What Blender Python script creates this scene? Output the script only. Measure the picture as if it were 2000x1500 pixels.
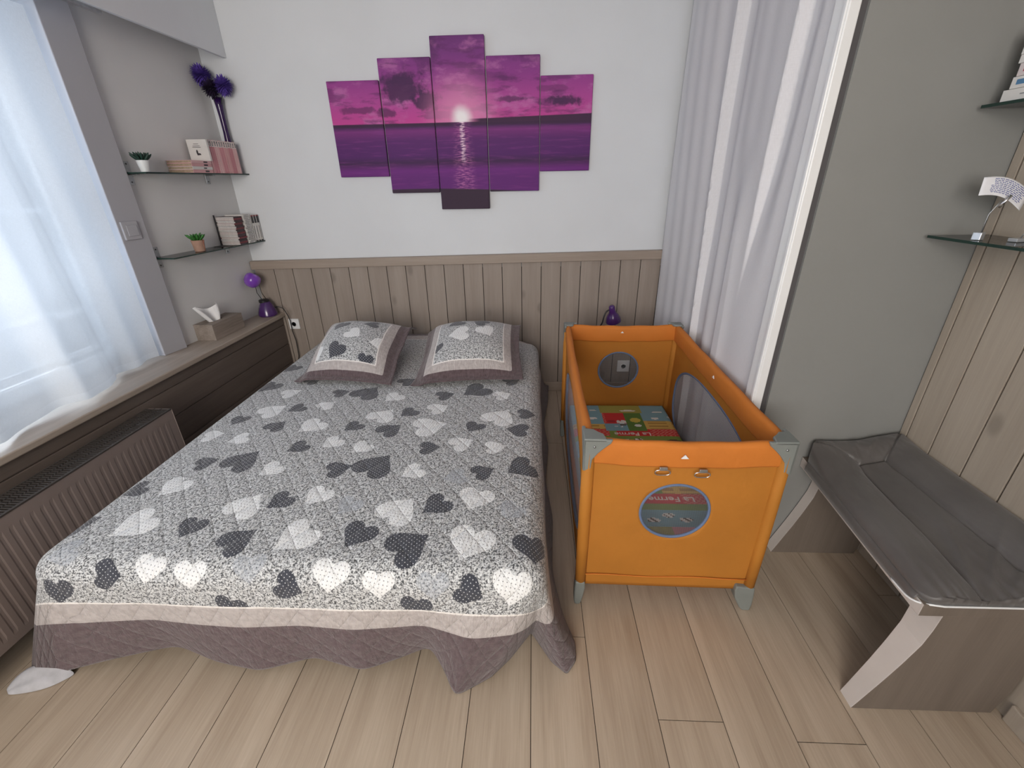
import bpy, bmesh, math, random
import numpy as np
from mathutils import Vector, Matrix, Euler
for o in list(bpy.data.objects): bpy.data.objects.remove(o)
S = bpy.context.scene
COL = S.collection
# ------------------------------------------------------------------ camera
cam_d = bpy.data.cameras.new('camera'); cam = bpy.data.objects.new('camera', cam_d); COL.objects.link(cam)
cam_d.sensor_fit = 'HORIZONTAL'; cam_d.sensor_width = 36.0; cam_d.lens = 15.432; cam_d.clip_start = .02
RC = Matrix(((0.99897467,-0.00311069,0.04516563),(0.04228169,0.42070283,-0.90621266),(-0.01618236,0.90719317,0.42040300)))
cam.matrix_world = Matrix.Translation((0,0,1.5)) @ RC.to_4x4()
S.camera = cam
# ------------------------------------------------------------------ colour management
S.view_settings.view_transform = 'Standard'; S.view_settings.look = 'None'
S.view_settings.exposure = 0.45; S.view_settings.gamma = 1.0; S.view_settings.use_curve_mapping = False
# ------------------------------------------------------------------ world: overcast daylight, cooler towards the street side
W = bpy.data.worlds.new('sky'); S.world = W; W.use_nodes = True
wt = W.node_tree; wt.nodes.clear()
wo = wt.nodes.new('ShaderNodeOutputWorld'); bg = wt.nodes.new('ShaderNodeBackground'); wt.links.new(bg.outputs[0], wo.inputs[0])
tc = wt.nodes.new('ShaderNodeTexCoord'); sx = wt.nodes.new('ShaderNodeSeparateXYZ'); wt.links.new(tc.outputs['Generated'], sx.inputs[0])
rp = wt.nodes.new('ShaderNodeMapRange'); rp.inputs['From Min'].default_value = -1; rp.inputs['From Max'].default_value = -.2
wt.links.new(sx.outputs['X'], rp.inputs['Value'])
mx = wt.nodes.new('ShaderNodeMix'); mx.data_type = 'RGBA'; wt.links.new(rp.outputs[0], mx.inputs['Factor'])
mx.inputs['A'].default_value = (.70,.86,1.08,1); mx.inputs['B'].default_value = (1.0,.90,.78,1)
wt.links.new(mx.outputs['Result'], bg.inputs['Color']); bg.inputs['Strength'].default_value = .95
# daylight coming in: soft window light from the street side and from the glass door behind the camera
def area(name, loc, rot, sx_, sy_, power, col):
    d = bpy.data.lights.new(name, 'AREA'); d.shape = 'RECTANGLE'; d.size = sx_; d.size_y = sy_; d.energy = power; d.color = col
    o = bpy.data.objects.new(name, d); COL.objects.link(o); o.location = loc; o.rotation_euler = rot; return o
area('street_daylight', (-2.62, .75, 1.5), (0, math.radians(-90), 0), 1.5, 2.8, 92, (.84,.92,1.0))
area('rear_daylight', (-.7, -2.25, 1.75), (math.radians(68), 0, 0), 1.7, 1.5, 92, (1.0,.91,.82))

# ================================================================== helpers
def base_of(p):
    v = Vector((0,0,0))
    while p is not None: v += p.location; p = p.parent
    return v
def mk(name, verts, faces, mat, parent=None, smooth=False, mats=None, midx=None):
    off = base_of(parent)
    me = bpy.data.meshes.new(name)
    me.from_pydata([tuple(Vector(v)-off) for v in verts], [], faces); me.update()
    for m in (mats or [mat]): me.materials.append(m)
    if midx is not None:
        for p, i in zip(me.polygons, midx): p.material_index = i
    if smooth:
        for p in me.polygons: p.use_smooth = True
    o = bpy.data.objects.new(name, me); COL.objects.link(o)
    if parent is not None: o.parent = parent
    return o
def tag(o, label, cat, group=None):
    o['label'] = label; o['category'] = cat
    if group: o['group'] = group
    return o
def thing(name, label, cat, loc, group=None):
    o = bpy.data.objects.new(name, None); COL.objects.link(o); o.location = loc; o.empty_display_size = .05
    return tag(o, label, cat, group)
def struct(o): o['kind'] = 'structure'; return o
def bevel(o, w=.003, seg=2, ang=40):
    m = o.modifiers.new('bevel', 'BEVEL'); m.width = w; m.segments = seg; m.limit_method = 'ANGLE'; m.angle_limit = math.radians(ang)
    return o
def subd(o, n=1):
    m = o.modifiers.new('subd', 'SUBSURF'); m.levels = n; m.render_levels = n
    for p in o.data.polygons: p.use_smooth = True
    return o
def thick(o, t, off=-1):
    m = o.modifiers.new('thick', 'SOLIDIFY'); m.thickness = t; m.offset = off; return o
class MB:
    def __init__(s): s.v = []; s.f = []; s.m = []
    def add(s, vs, fs, m=0):
        n = len(s.v); s.v += [tuple(v) for v in vs]; s.f += [tuple(i+n for i in f) for f in fs]; s.m += [m]*len(fs); return s
    def box(s, x0, x1, y0, y1, z0, z1, m=0, M=None):
        vs = [Vector(p) for p in ((x0,y0,z0),(x1,y0,z0),(x1,y1,z0),(x0,y1,z0),(x0,y0,z1),(x1,y0,z1),(x1,y1,z1),(x0,y1,z1))]
        if M is not None: vs = [M @ v for v in vs]
        return s.add(vs, [(0,3,2,1),(4,5,6,7),(0,1,5,4),(1,2,6,5),(2,3,7,6),(3,0,4,7)], m)
    def prism(s, poly, z0, z1, axis='z', m=0):
        n = len(poly)
        def P(a, b, c): return {'z':(a,b,c),'y':(a,c,b),'x':(c,a,b)}[axis]
        vs = [P(a,b,z0) for a,b in poly]+[P(a,b,z1) for a,b in poly]
        fs = [tuple(range(n-1,-1,-1)), tuple(range(n,2*n))]+[(i,(i+1)%n,n+(i+1)%n,n+i) for i in range(n)]
        if axis == 'y': fs = [f[::-1] for f in fs]
        return s.add(vs, fs, m)
    def tube(s, pts, r, n=12, m=0, closed=False, caps=True):
        pts = [Vector(p) for p in pts]; N = len(pts); rr = r if isinstance(r, (list, tuple)) else [r]*N
        vs = []; up = None
        for i, p in enumerate(pts):
            if closed: t = pts[(i+1)%N]-pts[i-1]
            else: t = pts[min(i+1,N-1)]-pts[max(i-1,0)]
            t.normalize()
            if up is None:
                up = Vector((0,0,1)) if abs(t.z) < .9 else Vector((1,0,0))
            u = (up - t*up.dot(t)).normalized(); w = t.cross(u); up = u
            for k in range(n):
                a = 2*math.pi*k/n; vs.append(p+(u*math.cos(a)+w*math.sin(a))*rr[i])
        fs = []
        for i in range(N if closed else N-1):
            j = (i+1)%N
            for k in range(n): fs.append((i*n+k, i*n+(k+1)%n, j*n+(k+1)%n, j*n+k))
        if not closed and caps: fs += [tuple(range(n-1,-1,-1)), tuple((N-1)*n+k for k in range(n))]
        return s.add(vs, fs, m)
    def lathe(s, prof, c=(0,0,0), n=32, m=0, M=None):
        c = Vector(c); vs = []
        for r, z in prof:
            for k in range(n):
                a = 2*math.pi*k/n; v = Vector((r*math.cos(a), r*math.sin(a), z))
                if M is not None: v = M @ v
                vs.append(v+c)
        fs = []
        for i in range(len(prof)-1):
            for k in range(n): fs.append((i*n+k, i*n+(k+1)%n, (i+1)*n+(k+1)%n, (i+1)*n+k))
        if prof[0][0] > 1e-5: fs.append(tuple(range(n-1,-1,-1)))
        if prof[-1][0] > 1e-5: fs.append(tuple((len(prof)-1)*n+k for k in range(n)))
        return s.add(vs, fs, m)
    def build(s, name, mat, parent=None, smooth=False, mats=None):
        return mk(name, s.v, s.f, mat, parent, smooth, mats, s.m if mats else None)
def smooth_by_angle(o, deg=35):
    bm = bmesh.new(); bm.from_mesh(o.data)
    for e in bm.edges:
        e.smooth = (len(e.link_faces) == 2 and e.calc_face_angle(0) < math.radians(deg))
    for f in bm.faces: f.smooth = True
    bm.to_mesh(o.data); bm.free(); return o
def recalc(o):
    bm = bmesh.new(); bm.from_mesh(o.data); bmesh.ops.recalc_face_normals(bm, faces=bm.faces); bm.to_mesh(o.data); bm.free(); return o

# ------------------------------------------------------------------ materials
class NT:
    def __init__(s, name):
        s.mat = bpy.data.materials.new(name); s.mat.use_nodes = True; s.t = s.mat.node_tree; s.t.nodes.clear()
        s.out = s.n('ShaderNodeOutputMaterial'); s.b = s.n('ShaderNodeBsdfPrincipled'); s.l(s.b.outputs[0], s.out.inputs['Surface'])
        s.b.inputs['Roughness'].default_value = .6
    def n(s, t, **k):
        x = s.t.nodes.new(t)
        for a, v in k.items(): setattr(x, a, v)
        return x
    def l(s, a, b): s.t.links.new(a, b)
    def obj(s): return s.n('ShaderNodeTexCoord').outputs['Object']
    def attr(s, name): return s.n('ShaderNodeAttribute', attribute_name=name)
    def geo(s): return s.n('ShaderNodeNewGeometry').outputs['Position']
    def map(s, vec, scale=(1,1,1), rot=(0,0,0), loc=(0,0,0)):
        m = s.n('ShaderNodeMapping'); s.l(vec, m.inputs[0]); m.inputs['Scale'].default_value = scale; m.inputs['Rotation'].default_value = rot; m.inputs['Location'].default_value = loc
        return m.outputs[0]
    def noise(s, vec, scale, detail=3, rough=.5):
        m = s.n('ShaderNodeTexNoise'); s.l(vec, m.inputs['Vector']); m.inputs['Scale'].default_value = scale; m.inputs['Detail'].default_value = detail; m.inputs['Roughness'].default_value = rough
        return m.outputs['Fac']
    def ramp(s, fac, stops, interp='LINEAR'):
        r = s.n('ShaderNodeValToRGB'); s.l(fac, r.inputs[0]); r.color_ramp.interpolation = interp
        e = r.color_ramp.elements
        while len(e) > 1: e.remove(e[-1])
        e[0].position = stops[0][0]; e[0].color = tuple(stops[0][1])+(1,)
        for p, c in stops[1:]:
            q = e.new(p); q.color = tuple(c)+(1,)
        return r.outputs[0]
    def m(s, op, a, b=None, c=None, clamp=False):
        x = s.n('ShaderNodeMath', operation=op); x.use_clamp = clamp
        for i, v in enumerate((a, b, c)):
            if v is None: continue
            if hasattr(v, 'links') or hasattr(v, 'is_output'): s.l(v, x.inputs[i])
            else: x.inputs[i].default_value = v
        return x.outputs[0]
    def mix(s, fac, a, b, blend='MIX'):
        x = s.n('ShaderNodeMix', data_type='RGBA', blend_type=blend)
        for k, v in (('Factor', fac), ('A', a), ('B', b)):
            if hasattr(v, 'is_output'): s.l(v, x.inputs[k])
            elif isinstance(v, (int, float)): x.inputs[k].default_value = v
            else: x.inputs[k].default_value = tuple(v)+(1,)
        return x.outputs['Result']
    def sm(s, v, lo, hi):
        x = s.n('ShaderNodeMapRange', interpolation_type='SMOOTHSTEP'); s.l(v, x.inputs['Value']); x.inputs['From Min'].default_value = lo; x.inputs['From Max'].default_value = hi
        return x.outputs[0]
    def sep(s, vec):
        x = s.n('ShaderNodeSeparateXYZ'); s.l(vec, x.inputs[0]); return x.outputs
    def col(s, v):
        if hasattr(v, 'is_output'): s.l(v, s.b.inputs['Base Color'])
        else: s.b.inputs['Base Color'].default_value = tuple(v)+(1,)
    def bump(s, h, strength=.3, dist=.002, prev=None):
        x = s.n('ShaderNodeBump'); s.l(h, x.inputs['Height']); x.inputs['Strength'].default_value = strength; x.inputs['Distance'].default_value = dist
        if prev is not None: s.l(prev, x.inputs['Normal'])
        s.l(x.outputs[0], s.b.inputs['Normal']); return x.outputs[0]
    def rough(s, v): s.b.inputs['Roughness'].default_value = v; return s
def plain(name, c, rough=.6, var=.06, scale=12, bump=0, bscale=200, metal=0, sheen=0):
    N = NT(name); v = N.obj(); f = N.noise(v, scale, 4)
    lo = tuple(x*(1-var) for x in c); hi = tuple(min(1, x*(1+var)) for x in c)
    N.col(N.ramp(f, [(.3, lo), (.7, hi)])); N.rough(rough); N.b.inputs['Metallic'].default_value = metal
    if bump: N.bump(N.noise(v, bscale, 3), bump, .001)
    if sheen: N.b.inputs['Sheen Weight'].default_value = sheen
    return N.mat
def wood(name, c1, c2, axis, rough=.5, knots=False, attr=None, scale=1.0):
    N = NT(name); v = N.obj()
    if attr:
        a = N.attr(attr).outputs['Fac']; cb = N.n('ShaderNodeCombineXYZ'); 
        for i in range(3): N.l(N.m('MULTIPLY', a, 7.3+i*3), cb.inputs[i])
        ad = N.n('ShaderNodeVectorMath', operation='ADD'); N.l(v, ad.inputs[0]); N.l(cb.outputs[0], ad.inputs[1]); v = ad.outputs[0]
    sc = [14*scale]*3; sc[axis] = .9*scale
    wv = N.noise(N.map(v, tuple(sc)), 1.0, 5, .6)
    sc2 = [160*scale]*3; sc2[axis] = 5*scale
    fine = N.noise(N.map(v, tuple(sc2)), 1.0, 3, .6)
    big = N.noise(v, 1.7, 2)
    f = N.m('ADD', N.m('MULTIPLY', wv, .6), N.m('ADD', N.m('MULTIPLY', fine, .25), N.m('MULTIPLY', big, .15)))
    c = N.ramp(f, [(.36, c1), (.62, c2)])
    if knots:
        vo = N.n('ShaderNodeTexVoronoi'); sk = [5.5]*3; sk[axis] = 3; N.l(N.map(v, tuple(sk)), vo.inputs['Vector']); vo.inputs['Scale'].default_value = 1
        k = N.sm(vo.outputs['Distance'], .16, .05)
        c = N.mix(N.m('MULTIPLY', k, .45), c, tuple(x*.45 for x in c1))
    if attr: c = N.mix(N.m('MULTIPLY', N.attr(attr).outputs['Fac'], .12), c, tuple(x*.6 for x in c1))
    N.col(c); N.rough(rough); N.bump(fine, .12, .0008)
    return N.mat
M = {}
M['white_wall'] = plain('white_wall_paint', (.69,.715,.75), .8, .02, 3, .25, 90)
M['grey_wall'] = plain('grey_wall_paint', (.24,.243,.235), .75, .03, 3, .3, 70)
M['pier'] = plain('shaded_pier_paint', (.38,.38,.41), .8, .02, 3, .2, 90)  # shade on the pier's front is put into this darker grey
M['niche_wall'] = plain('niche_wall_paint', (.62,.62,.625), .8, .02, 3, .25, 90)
M['ceiling'] = plain('ceiling_paint', (.78,.78,.78), .85, .02, 3)
M['white_trim'] = plain('white_lacquer', (.80,.81,.82), .35, .02, 5)
M['gap_shade'] = plain('painted_gap_shade', (.085,.08,.085), .8, .05, 5)  # shadow beside the white post, painted as a dark tone
M['groove'] = plain('groove_shadow_paint', (.012,.01,.008), .9, .05, 5)
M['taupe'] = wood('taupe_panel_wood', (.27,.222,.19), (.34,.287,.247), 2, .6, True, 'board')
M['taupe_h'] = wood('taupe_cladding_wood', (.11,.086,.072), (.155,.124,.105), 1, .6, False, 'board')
M['cap'] = wood('taupe_cap_wood', (.28,.225,.185), (.37,.305,.255), 0, .55)
M['sill'] = wood('sill_wood', (.30,.25,.205), (.42,.355,.30), 1, .42)
M['right_wood'] = wood('right_panel_wood', (.33,.278,.225), (.42,.36,.295), 2, .6, True, 'board')
M['bench_wood'] = wood('bench_side_paint', (.145,.117,.095), (.19,.157,.13), 2, .6)
M['bench_lit_edge'] = plain('bench_window_lit_edge', (.58,.535,.505), .55, .05, 8, .1, 60)  # window light on the left-facing edges, painted in as a paler tone
M['floor'] = wood('oak_laminate', (.37,.29,.215), (.53,.44,.345), 1, .36, False, 'board', 1.1)
M['floor_gap'] = plain('floor_joint', (.03,.02,.013), .9)
M['radiator'] = plain('radiator_enamel', (.22,.175,.158), .4, .05, 4)
M['rad_dark'] = plain('radiator_grille', (.045,.036,.031), .6)
M['steel'] = plain('brushed_steel', (.35,.36,.37), .35, .1, 60, metal=.8)
M['chrome'] = plain('chrome', (.7,.7,.72), .15, .02, 10, metal=1)
M['black'] = plain('black_plastic', (.015,.014,.016), .4)
M['white_pl'] = plain('white_plastic', (.78,.79,.80), .3, .01)
def sheer(name, col, transp, trans):
    N = NT(name); t = N.t
    d = N.n('ShaderNodeBsdfDiffuse'); tr = N.n('ShaderNodeBsdfTranslucent'); tp = N.n('ShaderNodeBsdfTransparent')
    uv = N.attr('weave').outputs['Vector']
    w = N.noise(N.map(uv, (900, 60, 1)), 1.0, 2); w2 = N.noise(N.map(uv, (60, 900, 1)), 1.0, 2)
    ww = N.m('MULTIPLY', N.m('ADD', w, w2), .5)
    c = N.ramp(ww, [(.3, tuple(x*.9 for x in col)), (.7, col)])
    N.l(c, d.inputs[0]); N.l(c, tr.inputs[0])
    a = N.n('ShaderNodeMixShader'); a.inputs[0].default_value = trans; N.l(d.outputs[0], a.inputs[1]); N.l(tr.outputs[0], a.inputs[2])
    hem = N.sm(N.sep(uv)[1], .035, .03)
    b = N.n('ShaderNodeMixShader'); N.l(N.m('MULTIPLY', N.m('MULTIPLY', N.m('SUBTRACT', 1.35, ww), transp), N.m('SUBTRACT', 1, N.m('MULTIPLY', hem, .7))), b.inputs[0]); N.l(a.outputs[0], b.inputs[1]); N.l(tp.outputs[0], b.inputs[2])
    N.l(b.outputs[0], N.out.inputs['Surface']); return N.mat
M['voile'] = sheer('window_voile', (.66,.685,.72), .11, .25)
M['closet_cloth'] = sheer('closet_curtain_cotton', (.88,.87,.90), .02, .2)
def glassmat(name, col, spec=.08, tint=.9):
    N = NT(name); tp = N.n('ShaderNodeBsdfTransparent'); tp.inputs[0].default_value = tuple(col)+(1,)
    g = N.n('ShaderNodeBsdfGlossy'); g.inputs['Roughness'].default_value = .03
    fr = N.n('ShaderNodeFresnel'); fr.inputs[0].default_value = 1.5
    x = N.n('ShaderNodeMixShader'); N.l(fr.outputs[0], x.inputs[0]); N.l(tp.outputs[0], x.inputs[1]); N.l(g.outputs[0], x.inputs[2]); N.l(x.outputs[0], N.out.inputs['Surface']); return N.mat
M['pane'] = glassmat('window_glass', (.96,.98,1))
M['shelf_glass'] = glassmat('shelf_glass', (.86,.94,.91))
M['glass_edge'] = plain('glass_edge', (.012,.035,.028), .15)
# --- bedspread drape: cloth coordinates (a across, b along) in metres -> place in the room
BX0, BX1, BY0, BY1, BZ, BR = -1.535, 0.045, 0.885, 3.10, 0.49, 0.075
IX0, IX1, IY0 = BX0+BR, BX1-BR, BY0+BR
ARC = BR*math.pi/2
DROP = 0.455                       # cloth length past the flat top
def _lerp(tab, t):
    xs = [k[0] for k in tab]
    return np.array([np.interp(t, xs, [k[i] for k in tab]) for i in range(1, len(tab[0]))])
# hem position under the foot edge, by x
FOOT = [(-1.46,-1.60,.87,.012),(-1.35,-1.40,.893,.062),(-1.20,-1.20,.93,.085),(-1.05,-1.05,.90,.05),(-.90,-.90,.885,.035),
        (-.72,-.72,.915,.07),(-.55,-.55,.885,.055),(-.42,-.43,.93,.06),(-.33,-.34,.955,.085),(-.25,-.285,.90,.05),(-.17,-.245,.845,.004),(-.10,-.20,.868,.004),(-.03,-.13,.905,.012)]
# hem under the right corner, by angle from the foot direction
CORR = [(0,-.13,.905,.012),(20,-.07,.955,.03),(45,.00,1.06,.02),(62,.07,.965,.004),(74,.12,.925,.004),(84,.155,.965,.02),(90,.155,1.02,.03)]
CORL = [(0,-1.60,.87,.012),(30,-1.67,.855,.006),(50,-1.71,.88,.006),(90,-1.70,.97,.05)]
RIGHT = [(.96,.155,1.02,.03),(1.1,.115,1.12,.05),(1.3,.085,1.3,.06),(1.6,.10,1.6,.07),(1.9,.075,1.9,.05),(2.2,.10,2.2,.07),(2.5,.08,2.5,.05),(2.8,.115,2.8,.06),(3.1,.13,3.08,.06)]
LEFT = [(.96,-1.70,.97,.05),(1.3,-1.66,1.3,.06),(1.7,-1.64,1.7,.06),(2.2,-1.66,2.2,.06),(3.1,-1.66,3.08,.06)]
def _smooth(tab, n=400):
    t0, t1 = tab[0][0], tab[-1][0]
    ts = np.linspace(t0, t1, n)
    cols = [np.interp(ts, [k[0] for k in tab], [k[i] for k in tab]) for i in (1,2,3)]
    w = max(3, n//26); ker = np.hanning(w*2+1); ker /= ker.sum()
    out = []
    for c in cols:
        p = np.concatenate([2*c[0]-c[w:0:-1], c, 2*c[-1]-c[-2:-w-2:-1]])
        out.append(np.convolve(p, ker, 'valid'))
    return ts, out
_T = {k: _smooth(v) for k, v in dict(F=FOOT, CR=CORR, CL=CORL, R=RIGHT, L=LEFT).items()}
def _hem(k, t):
    ts, c = _T[k]
    return np.array([np.interp(t, ts, q) for q in c])
def _dip(a, b):
    t = max(0, (b-2.7)/.4)*max(0, min(1, (a+.28)/.25)); t2 = max(0, (b-2.97)/.15)
    return .11*t*t
def drape(a, b):
    """a in [IX0-DROP, IX1+DROP], b in [IY0-DROP, BY1]"""
    da = (a-IX1) if a > IX1 else ((a-IX0) if a < IX0 else 0.0)
    db = (IY0-b) if b < IY0 else 0.0
    bump = 0.006*math.sin(3.1*a+1.3*b)*math.sin(2.3*b-.7*a)
    if da == 0 and db == 0:
        e = min(a-IX0, IX1-a, b-IY0)
        z = BZ + 0.012*(1-math.exp(-max(e,0)/.25)) + bump*min(1, e/.2)
        t = max(0, (b-2.97)/.15); z -= .07*t*t
        z -= _dip(a, b)
        return np.array([a, b, z])
    cx = min(max(a, IX0), IX1); cy = max(b, IY0)
    s = math.hypot(da, db)
    if da == 0: d = np.array([0,-1.,0]); B = _hem('F', cx); smax = DROP
    elif db == 0:
        d = np.array([1. if da > 0 else -1., 0, 0]); B = _hem('R' if da > 0 else 'L', cy); smax = DROP
    else:
        th = math.degrees(math.atan2(abs(da), db)); B = _hem('CR' if da > 0 else 'CL', th)
        d = np.array([math.copysign(math.sin(math.radians(th)), da), -math.cos(math.radians(th)), 0])
        smax = DROP/max(math.cos(math.radians(th)), math.sin(math.radians(th)))
    if s < ARC:
        ang = s/BR
        k2 = max(0, (cy-2.97)/.15)
        return np.array([cx, cy, BZ-_dip(cx, cy)-.07*k2*k2]) + d*BR*math.sin(ang) - np.array([0,0,BR*(1-math.cos(ang))])
    k = (s-ARC)/(smax-ARC)
    k2 = max(0, (cy-2.97)/.15)
    P1 = np.array([cx, cy, BZ-BR-_dip(cx, cy)-.07*k2*k2]) + d*BR
    C1 = P1 + np.array([(B[0]-P1[0])*(.55 if (da < 0 and db > 0) or cx < -1.40 else .15), (B[1]-P1[1])*.2, -.20])
    return (1-k)**2*P1 + 2*k*(1-k)*C1*1.0 + k*k*B
HEARTS = [('D',-1.451,2.393,0.061,-1.98),('D',-1.443,2.129,0.072,-2.03),('W',-1.275,2.033,0.058,0.59),('W',-1.267,1.833,0.074,0.86),('D',-1.147,1.857,0.05,-2.36),('D',-1.379,1.753,0.05,-1.74),('D',-1.163,1.681,0.054,1.11),('W',-1.419,1.617,0.051,0.32),('W',-1.267,1.577,0.05,-2.6),('D',-0.971,1.513,0.05,-2.36),('D',-1.299,1.401,0.05,0.54),('D',-1.155,1.409,0.079,1.15),('D',-1.451,1.241,0.051,-2.47),('W',-1.315,1.257,0.061,-1.98),('W',-1.003,1.361,0.051,-2.25),('D',-0.875,1.185,0.051,-2.25),('W',-0.987,1.153,0.068,1.21),('D',-1.107,1.057,0.05,-1.74),('D',-0.923,1.001,0.062,0.88),('W',-1.299,1.065,0.074,-2.28),('D',-1.499,1.065,0.058,0.59),('W',-0.739,1.025,0.074,-2.28),('M',-1.427,0.945,0.05,-2.68),('W',-1.139,0.905,0.05,-1.77),('D',-1.267,0.881,0.05,0.0),('W',-1.011,0.889,0.05,-1.57),('M',-0.835,0.913,0.05,-1.41),('D',-0.715,0.857,0.05,-0.38),('D',-0.907,0.777,0.051,-1.89),('D',-1.427,0.825,0.05,-1.57),('D',-1.227,2.185,0.05,0.79),('D',-1.003,2.033,0.05,0.54),('D',-0.867,2.033,0.085,1.14),('W',-0.707,1.993,0.058,-2.16),('D',-0.691,2.185,0.057,0.79),('D',-0.451,2.025,0.054,0.46),('D',-0.291,2.089,0.085,-2.42),('D',-0.115,2.209,0.054,0.46),('W',-0.155,2.033,0.054,0.46),('W',-1.019,1.889,0.051,0.9),('W',-0.995,1.689,0.069,-2.19),('W',-0.707,1.793,0.072,1.11),('D',-0.587,1.833,0.051,-2.25),('W',-0.459,1.881,0.058,0.59),('D',-0.803,1.689,0.05,-2.21),('D',-0.635,1.665,0.062,0.88),('W',-0.467,1.705,0.085,0.38),('W',-0.155,1.801,0.085,1.03),('D',-0.027,1.841,0.05,0.2),('D',-0.259,1.713,0.05,-2.03),('D',-0.059,1.689,0.057,3.0),('W',-0.843,1.553,0.05,-2.21),('W',-0.707,1.521,0.05,-2.21),('D',-0.427,1.529,0.05,0.17),('W',-0.299,1.569,0.058,0.59),('W',-0.155,1.545,0.05,0.2),('D',-0.747,1.369,0.054,0.46),('D',-0.611,1.393,0.085,1.11),('W',-0.451,1.361,0.051,-2.47),('M',-0.283,1.337,0.05,-2.76),('D',-0.187,1.369,0.05,0.54),('D',-0.035,1.409,0.069,-2.52),('W',-0.755,1.217,0.054,-2.03),('W',-0.451,1.145,0.075,1.01),('D',-0.323,1.177,0.057,-2.36),('W',-0.195,1.217,0.066,-1.82),('M',-0.067,1.161,0.05,-2.21),('M',-0.627,1.169,0.05,-2.03),('D',-0.547,1.041,0.061,-1.98),('D',-0.379,0.993,0.074,0.71),('W',-0.187,1.017,0.076,-1.89),('D',0.005,1.009,0.064,-1.45),('W',-0.587,0.897,0.057,-1.71),('W',-0.443,0.873,0.05,-1.57),('D',-0.179,0.857,0.05,-0.54),('W',-0.051,0.873,0.064,-1.7),('D',-0.339,0.793,0.05,-1.74),('M',-0.283,0.873,0.05,-1.57)]
# ================================================================== setting
XR, YB, YR, YG = 1.451, 3.149, -2.05, 1.54       # right wall, back wall, rear wall, grey closet wall
ZC = 2.62
def facecol(o, name, vals):
    a = o.data.attributes.new(name, 'FLOAT', 'FACE'); a.data.foreach_set('value', [float(v) for v in vals])
# floor: laminate planks running towards the back wall
rnd = random.Random(4)
mb = MB(); vals = []
mb.box(-2.45, 1.6, YR-.1, YB+.12, -.05, -.0025, 1); vals += [0]*6
W_ = .1945
fixed = {0: 1.063, 2: .802, 4: .757}
for k in range(-13, 9):
    x0 = k*W_+.0012; x1 = (k+1)*W_-.0012
    if k in fixed: j0 = fixed[k]
    elif k in (1, 3, 5): j0 = {1: .25, 3: .31, 5: .22}[k]
    else: j0 = -.1+rnd.random()*.5 if k % 2 else .2
    j = j0-1.29*4; 
    while j < YB+.1:
        a, b = max(j, YR-.05)+.0012, min(j+1.29, YB+.05)-.0012
        if b-a > .02: mb.box(x0, x1, a, b, -.0028, 0, 0); vals += [rnd.random()]*6
        j += 1.29
fl = struct(mb.build('floor', None, mats=[M['floor'], M['floor_gap']])); facecol(fl, 'board', vals)
struct(MB().box(-2.45, 1.6, YR-.1, YB+.12, ZC, ZC+.1).build('ceiling', M['ceiling']))
struct(MB().box(-2.45, 1.6, YB, YB+.12, 0, ZC).build('wall_back', M['white_wall']))
struct(MB().box(XR, XR+.12, YR, YB, 0, ZC).build('wall_right', M['grey_wall']))
# rear wall with the opening of a glass door
mb = MB(); mb.box(-2.4, -1.6, YR-.1, YR, 0, ZC); mb.box(.25, XR, YR-.1, YR, 0, ZC); mb.box(-1.6, .25, YR-.1, YR, 2.3, ZC)
struct(mb.build('wall_rear', M['white_wall']))
dr = MB(); 
for x in (-1.6, -.70, .19): dr.box(x, x+.06, YR-.08, YR-.03, 0, 2.3)
for z in (0, 2.24): dr.box(-1.6, .25, YR-.08, YR-.03, z, z+.06)
dr = struct(dr.build('door_1', M['white_trim']))
MB().box(-1.54, .19, YR-.06, YR-.055, .06, 2.24).build('pane', M['pane'], dr)
# left wall: below the sill, niche by the bed, pier between niche and window, wall over the window
mb = MB()
mb.box(-2.42, -2.0, YR, YB, 0, .608)
mb.prism([(-2.068,2.36),(-2.005,YB),(-2.42,YB),(-2.42,2.36)], .608, ZC)
mb.box(-2.42, -2.05, YR, -.65, .608, ZC)
mb.box(-2.42, -2.05, -.65, 2.3, 2.28, ZC)
struct(mb.build('wall_left', M['niche_wall']))
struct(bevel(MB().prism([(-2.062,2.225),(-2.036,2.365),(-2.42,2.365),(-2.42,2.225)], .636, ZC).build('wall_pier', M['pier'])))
# soffit boxing along the ceiling over the window
sf = struct(bevel(MB().box(-1.862, -1.842, YR, YB-.001, 2.196, ZC).build('wall_soffit', M['white_wall']), .002))
# sill board with its rounded nose
mb = MB(); mb.prism([(-2.42,YR),(-1.952,YR),(-1.843,YB),(-2.42,YB)], .606, .636)
struct(bevel(mb.build('trim_1', M['sill']), .006, 3))
# horizontal cladding under the sill
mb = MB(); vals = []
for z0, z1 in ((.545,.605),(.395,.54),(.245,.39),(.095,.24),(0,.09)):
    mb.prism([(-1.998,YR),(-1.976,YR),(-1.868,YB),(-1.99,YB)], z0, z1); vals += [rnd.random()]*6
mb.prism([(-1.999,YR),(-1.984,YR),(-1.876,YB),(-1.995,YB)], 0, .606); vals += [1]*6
o = struct(bevel(mb.build('trim_2', M['taupe_h']), .002)); facecol(o, 'board', vals)
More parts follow.
